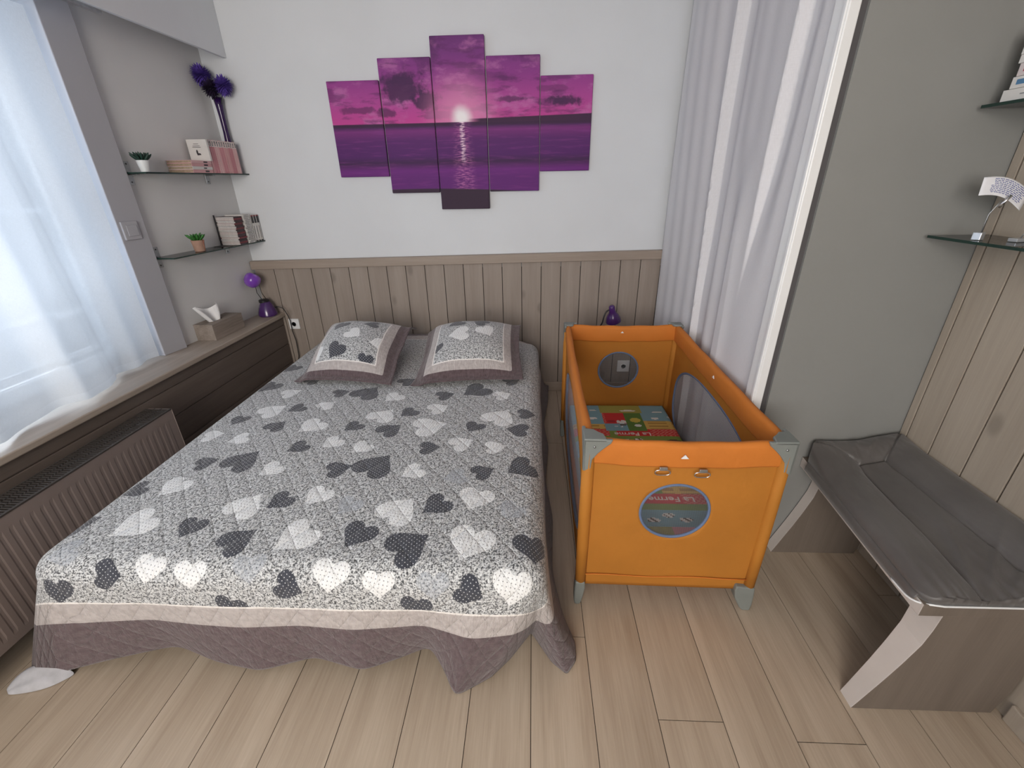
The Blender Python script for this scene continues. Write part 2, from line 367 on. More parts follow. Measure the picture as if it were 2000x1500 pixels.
# headboard panelling on the back wall: vertical boards and cap
mb = MB(); vals = []
edges = [-1.99] + [-1.85+.1366*i for i in range(21)]
for a, b in zip(edges, edges[1:]):
    b = min(b, .90)
    zt = lambda x: .952+.0165*(x+2)
    vs = [(a+.0022,3.122,0),(b-.0022,3.122,0),(b-.0022,YB-.002,0),(a+.0022,YB-.002,0),(a+.0022,3.122,zt(a)),(b-.0022,3.122,zt(b)),(b-.0022,YB-.002,zt(b)),(a+.0022,YB-.002,zt(a))]
    mb.add(vs, [(0,3,2,1),(4,5,6,7),(0,1,5,4),(1,2,6,5),(2,3,7,6),(3,0,4,7)]); vals += [rnd.random()*.8]*6
o = struct(bevel(mb.build('trim_3', M['taupe']), .001)); facecol(o, 'board', vals)
struct(MB().box(-1.99, .90, 3.130, YB-.001, 0, .95).build('trim_4', M['groove']))
vs = []
for x in (-2.003, .90):
    z = .952+.0165*(x+2); vs += [(x,3.103,z),(x,3.103,z+.058),(x,YB,z+.058),(x,YB,z)]
struct(bevel(mk('trim_5', vs, [(0,3,2,1),(4,5,6,7),(0,1,5,4),(1,2,6,5),(2,3,7,6),(3,0,4,7)], M['cap']), .003))
struct(bevel(MB().box(-.6, .90, 3.104, 3.122, 0, .075).build('baseboard_back', M['cap']), .003))
# closet: grey wall beside the bench, white end post of the curtained front
mb = MB(); mb.box(.905, XR, YG, YG+.05, 0, ZC); mb.box(.905, XR, YG+.05, YB, 2.5, ZC)
struct(mb.build('wall_closet', M['grey_wall']))
struct(MB().box(.880, .906, YG+.010, YG+.06, 0, ZC).build('trim_6', M['gap_shade']))  # dark strip standing in for the shadow gap next to the post
struct(bevel(MB().box(.852, .884, YG+.001, YG+.075, 0, ZC).box(.846, .853, YG+.004, YG+.02, 0, ZC).build('trim_7', M['white_trim']), .003))
# vertical wooden boards on the right wall
mb = MB(); vals = []
ys = [YG-.002, 1.504, 1.398, 1.268, 1.138] + [1.138-.13*i for i in range(1, 25)]
for a, b in zip(ys, ys[1:]):
    mb.box(XR-.018, XR, b+.003, a-.003, 0, ZC-.01); vals += [rnd.random()*.7]*6
mb.box(XR-.003, XR, -1.98, YG-.002, 0, ZC-.012, 1); vals += [0]*6
o = struct(bevel(mb.build('trim_8', None, mats=[M['right_wood'], M['groove']]), .001)); facecol(o, 'board', vals)
struct(bevel(MB().box(XR-.031, XR-.016, -1.98, .84, 0, .07).build('baseboard_right', M['right_wood']), .004))

# window behind the voile
wn = MB(); WX = -2.32; y0, y1, z0, z1 = -.65, 2.225, .636, 2.28
for a, b in ((y0, y0+.06), (y1-.06, y1), (.72, .80)): wn.box(WX-.03, WX+.03, a, b, z0, z1)
for z in (z0, z1-.06): wn.box(WX-.03, WX+.03, y0, y1, z, z+.06)
wn = struct(bevel(wn.build('window_1', M['white_trim']), .004))
for a, b in ((y0+.06, .72), (.80, y1-.06)): MB().box(WX-.004, WX+.004, a, b, z0+.06, z1-.06).build('pane', M['pane'], wn)
mb = MB()
for z in (.735, .93, 1.40): mb.box(WX+.03, WX+.045, .80, y1-.06, z, z+.022)
mb.build('glazing_bar', M['white_trim'], wn)

# ------------------------------------------------------------------ curtains
def cloth_sheet(name, rows, cols, fn, mat, th=.0012, parent=None):
    vs = []; uv = []
    for i in range(rows+1):
        for j in range(cols+1):
            p, w = fn(j/cols, i/rows); vs.append(p); uv.append(w)
    fs = [(i*(cols+1)+j, i*(cols+1)+j+1, (i+1)*(cols+1)+j+1, (i+1)*(cols+1)+j) for i in range(rows) for j in range(cols)]
    o = mk(name, vs, fs, mat, parent, True)
    a = o.data.attributes.new('weave', 'FLOAT_VECTOR', 'POINT'); a.data.foreach_set('vector', [c for w in uv for c in w])
    if th: thick(o, th, 0)
    return o
def voile(u, v):           # u along the window, v up
    s = u; top = v
    yend = 2.053-.092*(v**1.0); ystart = -.35
    y = ystart+(yend-ystart)*s
    ph = 6.3*s*math.pi*2
    f = math.sin(ph+.9*math.sin(5*s)+.3*v); f2 = math.sin(2.3*ph+1)
    amp = (.034-.012*v)*(.75+.25*math.sin(7*s+2))
    x = -1.995+amp*f+.007*f2 + .006*math.sin(v*6+s*11)*(1-v)
    y += .022*math.cos(ph+.5)*(1-.3*v)
    z0 = .650+.006*math.sin(ph*1.0+1.2)+.004*math.sin(s*31)
    z = z0+(2.175-z0)*v
    if s > .90: k = (s-.90)/.10; x += -.055*k+.014*math.sin(k*13)*min(1, k*4); y += (.150+.070*v)*k*k; x -= .03*k; z += .004*math.sin(k*9)
    return (x, y, z), (s*3.4, (z-z0), 0)
vc = cloth_sheet('window_curtain', 60, 420, voile, M['voile'], 0)
tag(vc, 'white sheer voile curtain hanging over the window down to the wooden sill', 'curtain')
rail = thing('curtain_rail', 'slim dark curtain rail under the white soffit above the window', 'curtain rail', (-1.90, .9, 2.19))
bevel(MB().box(-1.885, -1.868, -1.5, 2.33, 2.183, 2.196).build('track', M['steel'], rail), .002)
MB().box(-2.03, -1.955, -.4, 2.0, 2.180, 2.196).build('curtain_track', M['white_pl'], rail)
def closetc(u, v):         # from the white post back to the bed wall: few broad folds with turned edges
    y0 = 1.628; y1 = 3.10; y = y0+(y1-y0)*u; z = .03+2.47*v
    def sstep(t): t = max(0, min(1, t)); return t*t*(3-2*t)
    d = .012+.006*math.sin(5*y+1.3*z)
    f1 = sstep((z-1.0)/.7)                       # fold near the post, dying out downwards
    e1 = 1.875-.05*(z-1.4)
    if y < e1: d += f1*.038*sstep((y-e1+.16)/.12)*(1 if y < e1-.012 else sstep((e1-y)/.012))
    else: d += -.008*f1*math.exp(-(y-e1)/.05)+.020*sstep((y-e1)/.45)
    f2 = .55+.45*sstep((z-.8)/.6); e2 = 2.40+.05*math.sin(1.6*(z-.9))
    if e2-.22 < y < e2: d += f2*.038*sstep((y-e2+.22)/.15)*(1 if y < e2-.010 else sstep((e2-y)/.010))
    if y > e2: d += -.014*math.exp(-(y-e2)/.04)-.012*sstep((y-e2)/.3)
    f3 = sstep((1.7-z)/.5); e3 = 2.06+.03*(z-1)
    d += f3*.016*math.sin((y-e3)*26)*math.exp(-((y-e3)/.13)**2)
    d += .0035*math.sin(y*38+1.5*math.sin(2*z))*(.5+.5*math.sin(3*y))
    x = .862+max(0, d)
    return (x, y, z), ((y-y0)*1.4, z, 0)
cc = cloth_sheet('closet_curtain', 60, 360, closetc, M['closet_cloth'], .0015)
tag(cc, 'long white cotton curtain closing the closet beside the orange travel cot', 'curtain')

# ------------------------------------------------------------------ switch and wall sockets
def socket(name, label, x, z, s=.078):
    t = thing(name, label, 'wall socket', (x, 3.12, z))
    bevel(MB().box(x-s/2, x+s/2, 3.110, 3.122, z-s/2, z+s/2).build('cover_plate', M['white_pl'], t), .003)
    p = MB(); p.lathe([(.0205,0),(.0205,.004),(.017,.004),(.017,-.001),(0,-.001)], (x, 3.110, z), 24, M=Matrix.Rotation(math.radians(90),3,'X')); p.build('socket_ring', M['white_pl'], t, True)
    for dx, dz in ((-.0095,0),(.0095,0),(0,.009)): MB().lathe([(0,.0012),(.0028,.0012),(.0028,0)], (x+dx, 3.1089, z+dz), 10, M=Matrix.Rotation(math.radians(90),3,'X')).build('socket_hole', M['black'], t)
    return t
socket('wall_socket', 'white square wall socket on the panelling between the sill and the bed', -1.787, .548)
s2 = socket('wall_socket', 'white wall socket low on the panelling seen through the mesh of the travel cot', .693, .208, .09)
sw = thing('light_switch', 'white light switch plate on the pier between window and glass shelves', 'light switch', (-2.05, 2.28, 1.30))
MR = Matrix.Translation((-2.0525, 2.28, 1.30)) @ Matrix.Rotation(math.atan2(-.026,.14),4,'Z')
bevel(MB().box(-.001,.011,-.042,.042,-.044,.044, M=MR).build('frame', M['pier'], sw), .003)  # white switch toned down with the pier's painted shade
bevel(MB().box(.011,.0155,-.024,.030,-.026,.026, M=MR).build('rocker', M['pier'], sw), .002)

# ------------------------------------------------------------------ radiator
rd = thing('radiator', 'brown enamelled panel radiator on the cladding under the window sill', 'radiator', (-1.8, .5, .1))
RY0, RY1, RZ0, RZ1, RX0, RX1 = -.35, 1.785, .12, .535, -1.845, -1.722
# pressed front panel with vertical ribs
vs = []; fs = []; n = 0; pitch = .0335
cols = []
y = RY0+.03
prof = []
while y < RY1-.035: prof += [(y,.0085),(y+.005,.010),(y+.021,.010),(y+.026,.0085)]; y += pitch
prof = [(RY0,.010)]+prof+[(RY1,.010)]
zs = [(RZ0,0),(RZ0+.028,0),(RZ0+.045,1),(RZ1-.062,1),(RZ1-.045,0),(RZ1,0)]
for yy, d in prof:
    for z, k in zs: vs.append((RX1-.004-d*k*-.0-(.010-d)*k*.8, yy, z))
m_ = len(zs)
fs = [(i*m_+j, (i+1)*m_+j, (i+1)*m_+j+1, i*m_+j+1) for i in range(len(prof)-1) for j in range(m_-1)]
o = mk('front_panel', vs, fs, M['radiator'], rd); thick(o, .002, -1)
bevel(MB().box(RX0,RX1-.002,RY1,RY1+.004,RZ0+.01,RZ1).build('side_cover', M['radiator'], rd), .002)
bevel(MB().box(RX0,RX1-.002,RY0-.004,RY0,RZ0+.01,RZ1).build('side_cover', M['radiator'], rd), .002)
g = MB()
g.box(RX0, RX0+.006, RY0, RY1, RZ1-.004, RZ1+.002); g.box(RX1-.012, RX1-.002, RY0, RY1, RZ1-.004, RZ1+.002)
y = RY0
while y < RY1: 
    g.box(RX0, RX1-.004, y, y+.006, RZ1-.003, RZ1+.001); y += .012
for x in (RX0+.036, RX0+.07): g.box(x, x+.005, RY0, RY1, RZ1-.003, RZ1+.001)
g.build('top_grille', M['rad_dark'], rd)
bevel(MB().box(RX0,RX0+.01,RY0,RY1,RZ0,RZ1-.01).build('back_panel', M['rad_dark'], rd), .002)
g = MB()
for yy in (RY0+.3, RY1-.3): MB().box(-1.925, RX0, yy, yy+.03, .3, .34).build('wall_bracket', M['rad_dark'], rd)
g = MB(); g.tube([(RX0+.05,RY1-.05,RZ0+.02),(RX0+.05,RY1-.05,0)], .0075); g.build('pipe', M['radiator'], rd)
# ================================================================== bed
bd = thing('bed', 'low double bed standing under the heart patterned bedspread', 'bed', (-.74, 2.0, 0))
bevel(MB().box(-1.47,-.03,.985,3.0,.10,.25).build('base', plain('bed_base_fabric', (.045,.045,.05), .9), bd), .02)
bevel(MB().box(-1.47,-.035,.975,2.90,.25,.462).build('mattress', plain('mattress_ticking', (.5,.5,.5), .9), bd), .045, 4)
for x in (-1.40,-.09):
    for y in (1.05, 2.93):
        MB().lathe([(.022,0),(.028,.10)], (x,y,0), 20).build('leg', M['black'], bd, False)
# ------------------------------------------------------------------ bedspread
def heart_sd(px, py, cx, cy, L, ang):
    """signed distance to a heart whose tip points along ang; px, py arrays in cloth metres"""
    t = np.linspace(0, 2*np.pi, 61)[:-1]
    hx = 16*np.sin(t)**3; hy = 13*np.cos(t)-5*np.cos(2*t)-2*np.cos(3*t)-np.cos(4*t)
    s = L/15.5; hx = hx*s*.95; hy = hy*s
    a = ang+math.pi/2
    qx = hx*math.cos(a)-hy*math.sin(a); qy = hx*math.sin(a)+hy*math.cos(a)
    dx = px-cx; dy = py-cy
    d = np.full(px.shape, 9.0); inside = np.zeros(px.shape, bool)
    for i in range(60):
        ax, ay = qx[i], qy[i]; bx, by = qx[(i+1)%60], qy[(i+1)%60]
        ex, ey = bx-ax, by-ay; wx, wy = dx-ax, dy-ay
        k = np.clip((wx*ex+wy*ey)/(ex*ex+ey*ey), 0, 1)
        d = np.minimum(d, np.hypot(wx-ex*k, wy-ey*k))
        c = ((ay > dy) != (by > dy)) & (dx < (bx-ax)*(dy-ay)/(by-ay+1e-12)+ax)
        inside ^= c
    return np.where(inside, -d, d)
def heart_fields(pa, pb, hearts, far=.03):
    F = {k: np.full(pa.shape, far) for k in 'DWM'}
    for k, a, b, L, ang in hearts:
        m = (np.abs(pa-a) < L*1.6+far) & (np.abs(pb-b) < L*1.6+far)
        if m.any(): F[k][m] = np.minimum(F[k][m], np.clip(heart_sd(pa[m], pb[m], a, b, L, ang), -far, far))
    return F
def quilt_mat(name, small=1.0, amt=1.0, qs=.75):
    """printed quilting: speckled ground, dotted hearts, piping, pale and mauve bands; uses cloth coordinates"""
    N = NT(name); cl = N.attr('cloth').outputs['Vector']; dark = N.attr('dark').outputs['Fac']; lite = N.attr('lite').outputs['Fac']; mid = N.attr('mid').outputs['Fac']
    edge = N.attr('edge').outputs['Fac']       # metres from the piping, positive inside the print
    s1 = N.noise(cl, 185*small, 2, .7); s2 = N.noise(N.map(cl, loc=(3,5,1)), 85*small, 3, .65)
    sp = N.m('ADD', N.m('MULTIPLY', s1, .62), N.m('MULTIPLY', s2, .38))
    ground = N.ramp(sp, [(.41,(.045,.048,.054)),(.465,(.19,.195,.205)),(.505,(.50,.51,.52)),(.59,(.68,.69,.70))])
    def dots(scale, ang, lo, hi):
        v = N.map(cl, (scale, scale, 0), (0,0,ang)); sp_ = N.sep(v)
        fx = N.m('SUBTRACT', N.m('FRACT', sp_[0]), .5); fy = N.m('SUBTRACT', N.m('FRACT', sp_[1]), .5)
        d = N.m('SQRT', N.m('ADD', N.m('MULTIPLY', fx, fx), N.m('MULTIPLY', fy, fy)))
        return N.sm(d, hi, lo)
    dd = dots(88*small, .6, .10, .17); dl = dots(80*small, .2, .12, .18)
    darkc = N.mix(dd, (.042,.046,.062), (.62,.63,.65)); litec = N.mix(N.m('MULTIPLY', dl, .7), (.78,.79,.80), (.10,.10,.115)); midc = N.mix(dots(80*small, .9, .14, .2), (.42,.45,.50), (.08,.09,.11))
    c = N.mix(N.m('MULTIPLY', N.sm(mid, .001, -.001), .55), ground, midc)
    c = N.mix(N.sm(lite, .0012, -.0012), c, litec); c = N.mix(N.sm(dark, .0012, -.0012), c, darkc)
    n3 = N.noise(cl, 60, 3)
    pale = N.ramp(n3, [(.3,(.38,.34,.335)),(.7,(.50,.46,.45))]); mauve = N.ramp(n3, [(.3,(.078,.052,.058)),(.7,(.13,.092,.10))])
    wob = N.m('MULTIPLY', N.m('SUBTRACT', N.noise(cl, 9, 2), .5), .006)
    e = N.m('ADD', edge, wob)
    c = N.mix(N.sm(e, 0, -.001), c, pale); c = N.mix(N.sm(edge, -.0775*amt, -.0785*amt), c, mauve)
    pip = N.m('MULTIPLY', N.sm(e, -.004, -.002), N.sm(e, .004, .002)); c = N.mix(pip, c, (.78,.75,.73))
    N.col(c); N.rough(.92); N.b.inputs['Sheen Weight'].default_value = .25
    # quilting: diamond stitching and fine puckers
    sv = N.sep(cl); Q = 12.0
    u = N.m('ADD', sv[0], N.m('MULTIPLY', sv[1], .82)); w = N.m('SUBTRACT', sv[0], N.m('MULTIPLY', sv[1], .82))
    def line(v): return N.m('ABSOLUTE', N.m('SINE', N.m('MULTIPLY', v, Q*math.pi)))
    q = N.m('MINIMUM', line(u), line(w)); q = N.m('POWER', q, .45)
    pk = N.noise(N.map(cl, (120, 34, 1), (0,0,.25)), 1.0, 3, .6)
    b1 = N.bump(q, qs, .006)
    N.bump(N.m('ADD', pk, N.m('MULTIPLY', s1, .25)), .9, .007, b1)
    return N.mat
quilt = quilt_mat('heart_print_quilt')
plain_back = plain('quilt_lining', (.50,.46,.45), .9)
def set_attr(o, name, arr, kind='FLOAT'):
    a = o.data.attributes.new(name, kind, 'POINT')
    a.data.foreach_set('value' if kind == 'FLOAT' else 'vector', np.asarray(arr, dtype=np.float32).ravel())
PIPE_B = .777; HEM_B = IY0-DROP
def build_spread():
    st = .0095
    A = np.linspace(IX0-DROP, IX1+DROP, int((IX1-IX0+2*DROP)/st)); B = np.linspace(IY0-DROP, BY1+.02, int((BY1+.02-IY0+DROP)/st))
    AA, BB = np.meshgrid(A, B, indexing='ij'); vs = np.zeros(AA.shape+(3,))
    for i, a in enumerate(A):
        for j, b in enumerate(B):
            vs[i, j] = drape(a, b)
    # soft wrinkles where the quilt was smoothed by hand
    vs[..., 2] = np.maximum(vs[..., 2], .004)
    n, m = AA.shape; idx = np.arange(n*m).reshape(n, m)
    f = np.stack([idx[:-1,:-1], idx[1:,:-1], idx[1:,1:], idx[:-1,1:]], -1).reshape(-1, 4)
    o = mk('bedspread', vs.reshape(-1,3).tolist(), f.tolist(), quilt, None, True)
    o.data.materials.append(plain_back)
    pa, pb = AA.ravel(), BB.ravel()
    set_attr(o, 'cloth', np.stack([pa, pb, 0*pa], 1), 'FLOAT_VECTOR')
    off = PIPE_B-HEM_B
    e = np.minimum(np.minimum(pa-(IX0-DROP)-off, (IX1+DROP)-off-pa), np.minimum(pb-HEM_B-off, 2.88-pb)); set_attr(o, 'edge', e)
    F = heart_fields(pa, pb, HEARTS)
    # hidden and far areas of the print continue the same repeat
    set_attr(o, 'dark', F['D']); set_attr(o, 'lite', F['W']); set_attr(o, 'mid', F['M'])
    thick(o, .006, -1); t = o.modifiers['thick']; t.material_offset = 1; t.material_offset_rim = 0
    return o
sp_ = build_spread(); tag(sp_, 'quilted bedspread with grey and white hearts and a mauve border draped over the bed', 'bedspread')
# grey fabric corner on the floor
def cloth_blob():
    ctr = [(-1.735,.775,.004),(-1.70,.790,.030),(-1.67,.81,.045),(-1.64,.83,.042),(-1.60,.85,.034)]
    vs = []; fs = []
    lo = [(-1.725,.772),(-1.672,.778),(-1.612,.795),(-1.585,.82),(-1.56,.845)]; hi = [(-1.745,.79),(-1.745,.82),(-1.735,.85),(-1.72,.87),(-1.68,.87)]
    n = 9
    for i, c in enumerate(ctr):
        a, b = Vector(lo[i]+(.001,))+Vector((.018,.032,0)), Vector(hi[i]+(.001,))+Vector((.018,.028,0))
        for k in range(n):
            u = k/(n-1); p = a.lerp(b, u); z = .001+c[2]*math.sin(math.pi*u)**.7*(1+.25*math.sin(9*u+i)); vs.append((p.x, p.y, z))
    fs = [(i*n+k, (i+1)*n+k, (i+1)*n+k+1, i*n+k+1) for i in range(4) for k in range(n-1)]
    o = mk('fabric_corner', vs, fs, plain('grey_fabric', (.42,.42,.45), .85, .1, 40, .3, 60)); thick(o, .004, 1); return subd(o, 2)
tag(cloth_blob(), 'light grey fabric corner lying on the floor at the left foot of the bed', 'fabric')

# ------------------------------------------------------------------ cushions (square quilted shams)
PILLOW_EDGE = plain('sham_back', (.5,.46,.45), .9)
pil_quilt = quilt_mat('heart_print_sham', 1.0, .6, .12)
def make_pillow(name, label, corners, hearts, seed, hgt=.115):
    """corners: front-left, front-right, back-right, back-left of the flange in room space"""
    fl_, fr_, br_, bl_ = [Vector(c) for c in corners]
    n = 64; vt = []; ca = []; rr = random.Random(seed)
    up = (fr_-fl_).cross(bl_-fl_).normalized()
    Wd = (fr_-fl_).length; Dp = (bl_-fl_).length
    for top in (1, 0):
        for i in range(n+1):
            for j in range(n+1):
                u, v = i/n, j/n
                # pinch the sides in, leaving dog-ear corners
                uu = u + .030*math.sin(math.pi*v)*(1 if u < .5 else -1)*abs(2*u-1)**2
                vv = v + .030*math.sin(math.pi*u)*(1 if v < .5 else -1)*abs(2*v-1)**2
                p = fl_.lerp(fr_, uu).lerp(bl_.lerp(br_, uu), vv)
                fu = max(0, min(1, (.5-abs(u-.5)-.055)/.40)); fv = max(0, min(1, (.5-abs(v-.5)-.055)/.40))
                h = (math.sin(fu*math.pi/2)**.75 if fu > 0 else 0)*(math.sin(fv*math.pi/2)**.75 if fv > 0 else 0)
                fl = .004*math.sin(17*u+seed)*math.sin(3*v)+.004*math.sin(15*v+seed*2)
                bend = .05*max(0, (v-.87)/.13)**1.5 + .05*max(0, (.15-u)/.15)**1.6
                z = -bend+(h*hgt if top else 0)+(.004 if top else -.004)+fl*(1-h)
                q_ = p+up*z
                if not top: q_.z = max(.509, q_.z+(.509-q_.z)*min(1, h*1.6))
                else: q_.z = max(.514, q_.z)
                vt.append(q_); ca.append(((u-.5)*Wd, (v-.5)*Dp, 0))
    K = (n+1)**2
    fs = [(i*(n+1)+j, (i+1)*(n+1)+j, (i+1)*(n+1)+j+1, i*(n+1)+j+1) for i in range(n) for j in range(n)]
    fs2 = [tuple(K+q for q in f[::-1]) for f in fs]
    rim = [i for i in range(0, (n+1)*n+1, n+1)] + [n*(n+1)+j for j in range(1, n+1)] + [i*(n+1)+n for i in range(n-1, -1, -1)] + [j for j in range(n-1, 0, -1)]
    fr = [(rim[k], K+rim[k], K+rim[(k+1)%len(rim)], rim[(k+1)%len(rim)]) for k in range(len(rim))]
    o = mk(name, vt, fs+fs2+fr, pil_quilt, None, True, [pil_quilt, PILLOW_EDGE], [0]*len(fs)+[1]*len(fs2)+[0]*len(fr))
    recalc(o)
    ca = np.array(ca); pa, pb = ca[:,0], ca[:,1]
    set_attr(o, 'cloth', ca+np.array([seed,seed*.7,0]), 'FLOAT_VECTOR')
    off = .105
    e = np.minimum(Wd/2-np.abs(pa), Dp/2-np.abs(pb))-off; set_attr(o, 'edge', e)
    F = heart_fields(pa, pb, hearts); set_attr(o, 'dark', F['D']); set_attr(o, 'lite', F['W']); set_attr(o, 'mid', F['M'])
    return tag(o, label, 'cushion', 'quilted cushions at the head of the bed')
R_ = math.radians
make_pillow('cushion', 'left quilted cushion with hearts and mauve border, nearer the window',
    [(-1.315,2.14,.525),(-.745,2.08,.525),(-.745,2.66,.70),(-1.33,2.72,.70)],
    [('D',-.10,.10,.062,R_(-115)),('D',.09,.125,.05,R_(-165)),('W',.015,-.005,.055,R_(-30)),('W',.17,-.045,.05,R_(-160)),('D',-.055,-.135,.06,R_(-120)),('D',.125,-.18,.045,R_(-90)),('W',-.19,-.14,.055,R_(-60))], 1)
make_pillow('cushion', 'right quilted cushion with hearts and mauve border, nearer the travel cot',
    [(-.65,2.09,.525),(-.045,2.17,.525),(-.07,2.70,.70),(-.66,2.68,.70)],
    [('D',-.09,.125,.06,R_(-150)),('D',.06,.12,.055,R_(-210)),('W',-.06,-.01,.07,R_(185)),('W',.09,.02,.06,R_(-60)),('D',-.20,-.09,.05,R_(-100))], 2)
# ================================================================== travel cot
def fabric(name, c, trans=0.0, rough=.75, bump=.25):
    N = NT(name); v = N.obj(); f = N.noise(v, 6, 3); N.col(N.ramp(f, [(.3, tuple(x*.9 for x in c)), (.7, c)])); N.rough(rough)
    n1 = N.bump(N.noise(v, 6, 4, .6), .45, .014); N.bump(N.noise(v, 500, 2), bump, .0006, n1)
    if trans:
        tr = N.n('ShaderNodeBsdfTranslucent'); tr.inputs[0].default_value = tuple(c)+(1,)
        x = N.n('ShaderNodeMixShader'); x.inputs[0].default_value = trans; N.l(N.b.outputs[0], x.inputs[1]); N.l(tr.outputs[0], x.inputs[2]); N.l(x.outputs[0], N.out.inputs['Surface'])
    return N.mat
M['orange'] = fabric('orange_cot_fabric', (.64,.26,.035), .34)
M['orange_pad'] = fabric('orange_padded_rail', (.60,.185,.022), .0)
M['blue_trim'] = plain('blue_binding', (.12,.17,.29), .8, .08, 60)
M['grey_pl'] = plain('grey_green_plastic', (.20,.218,.208), .45, .05, 10)
def netmat(name, col, op):
    N = NT(name); d = N.n('ShaderNodeBsdfDiffuse'); d.inputs[0].default_value = tuple(col)+(1,); tp = N.n('ShaderNodeBsdfTransparent')
    v = N.map(N.obj(), (420,420,420)); s = N.sep(v)
    w = N.m('MULTIPLY', N.m('ABSOLUTE', N.m('SINE', N.m('ADD', s[0], s[1]))), N.m('ABSOLUTE', N.m('SINE', s[2])))
    f = N.m('SUBTRACT', op+.08, N.m('MULTIPLY', w, .2))
    x = N.n('ShaderNodeMixShader'); N.l(f, x.inputs[0]); N.l(tp.outputs[0], x.inputs[1]); N.l(d.outputs[0], x.inputs[2]); N.l(x.outputs[0], N.out.inputs['Surface']); return N.mat
M['net'] = netmat('cot_netting', (.42,.42,.46), .40)
M['net_end'] = netmat('cot_end_netting', (.17,.18,.20), .24)
cot = thing('travel_cot', 'orange travel cot with blue trimmed mesh windows standing beside the bed', 'travel cot', (.505, 1.83, 0))
MC = Matrix.Translation((.508, 1.83, 0)) @ Matrix.Rotation(R_(-.8), 4, 'Z')
HX, HY, HT = .326, .63, .745
def TT(o):  # local to room
    return o
def cm(vs): return [MC @ Vector(v) for v in vs]
class CB(MB):
    def build(s, *a, **k):
        s.v = [tuple(MC @ Vector(v)) for v in s.v]; return MB.build(s, *a, **k)
def panel(name, fn, a0, a1, z0, z1, ca, cz, ra, rz, ex, mat, bulge=.006, nr=14, na=96):
    """rectangular cloth panel with a superellipse hole; fn maps (a, z, out) to cot space"""
    vs = []; fs = []
    for i in range(nr+1):
        t = i/nr
        for k in range(na):
            th = 2*math.pi*k/na; c, s = math.cos(th), math.sin(th)
            ha = ca+ra*math.copysign(abs(c)**(2/ex), c); hz = cz+rz*math.copysign(abs(s)**(2/ex), s)
            # outer point on the rectangle in the direction of the hole point
            dx, dz = ha-ca, hz-cz
            tt = min(((a1-ca)/dx if dx > 1e-9 else (a0-ca)/dx if dx < -1e-9 else 1e9), ((z1-cz)/dz if dz > 1e-9 else (z0-cz)/dz if dz < -1e-9 else 1e9))
            oa, oz = ca+dx*tt, cz+dz*tt
            a, z = ha+(oa-ha)*t, hz+(oz-hz)*t
            o = bulge*math.sin(math.pi*(a-a0)/(a1-a0))*math.sin(math.pi*(z-z0)/(z1-z0)) + .003*math.sin(9*a+14*z)*math.sin(math.pi*t)
            vs.append(fn(a, z, o))
    fs = [(i*na+k, i*na+(k+1)%na, (i+1)*na+(k+1)%na, (i+1)*na+k) for i in range(nr) for k in range(na)]
    # snap corners of the outer ring
    ring = vs[nr*na:]
    cs = [fn(a, z, 0) for a in (a0, a1) for z in (z0, z1)]
    for c in cs:
        j = min(range(na), key=lambda q: (Vector(ring[q])-Vector(c)).length); vs[nr*na+j] = c
    o = mk(name, cm(vs), fs, mat, cot, True); thick(o, .003, 0); return o
def rim(name, fn, ca, cz, ra, rz, ex, parent, w=.0052):
    pts = []
    for k in range(96):
        th = 2*math.pi*k/96; c, s = math.cos(th), math.sin(th)
        pts.append(fn(ca+ra*math.copysign(abs(c)**(2/ex), c), cz+rz*math.copysign(abs(s)**(2/ex), s), .006*math.sin(0)+.004))
    b = CB(); b.tube(pts, w, 8, closed=True); o = b.build(name, M['blue_trim'], parent, True)
    return o
def net(name, fn, ca, cz, ra, rz, ex, parent, nm='net'):
    vs = [fn(ca, cz, .003)]
    for q in range(1, 7):
        for k in range(64):
            th = 2*math.pi*k/64; c, s = math.cos(th), math.sin(th)
            vs.append(fn(ca+ra*q/6*math.copysign(abs(c)**(2/ex), c), cz+rz*q/6*math.copysign(abs(s)**(2/ex), s), .003))
    fs = [(0, 1+k, 1+(k+1)%64) for k in range(64)] + [(1+(q-1)*64+k, 1+q*64+k, 1+q*64+(k+1)%64, 1+(q-1)*64+(k+1)%64) for q in range(1, 6) for k in range(64)]
    return mk(name, cm(vs), fs, M[nm], parent, True)
ff = lambda a, z, o: (a, -HY+.012-o, z)
fb = lambda a, z, o: (a, HY-.012+o, z)
fl_s = lambda a, z, o: (-HX+.012-o, a, z)
fr_s = lambda a, z, o: (HX-.012+o, a, z)
for fn, ca in ((ff, -.008), (fb, .0)):
    p = panel('end_panel', fn, -HX+.02, HX-.02, .095, .675, ca, .458, .116, .113, 2.0, M['orange'])
    rim('window_binding', fn, ca, .458, .116, .113, 2.0, p); net('mesh_window', fn, ca, .458, .114, .111, 2.0, p, 'net_end')
for fn in (fl_s, fr_s):
    p = panel('side_panel', fn, -HY+.02, HY-.02, .095, .675, 0, .355, .52, .235, 2.6, M['orange'], .004)
    rim('window_binding', (lambda a, z, o: fl_s(a, z, -.007)) if fn is fl_s else fn, 0, .355, .52, .235, 2.6, p, .0065); net('mesh_window', fn, 0, .355, .515, .23, 2.6, p)
# seam bands near the hem of the end panels
for sy in (-1, 1):
    b = CB(); b.tube([(-HX+.02+.6*i/12, sy*(HY-.004), .152+.003*math.sin(i)) for i in range(13)], .0022, 6); b.build('hem_seam', M['orange_pad'], cot, True)
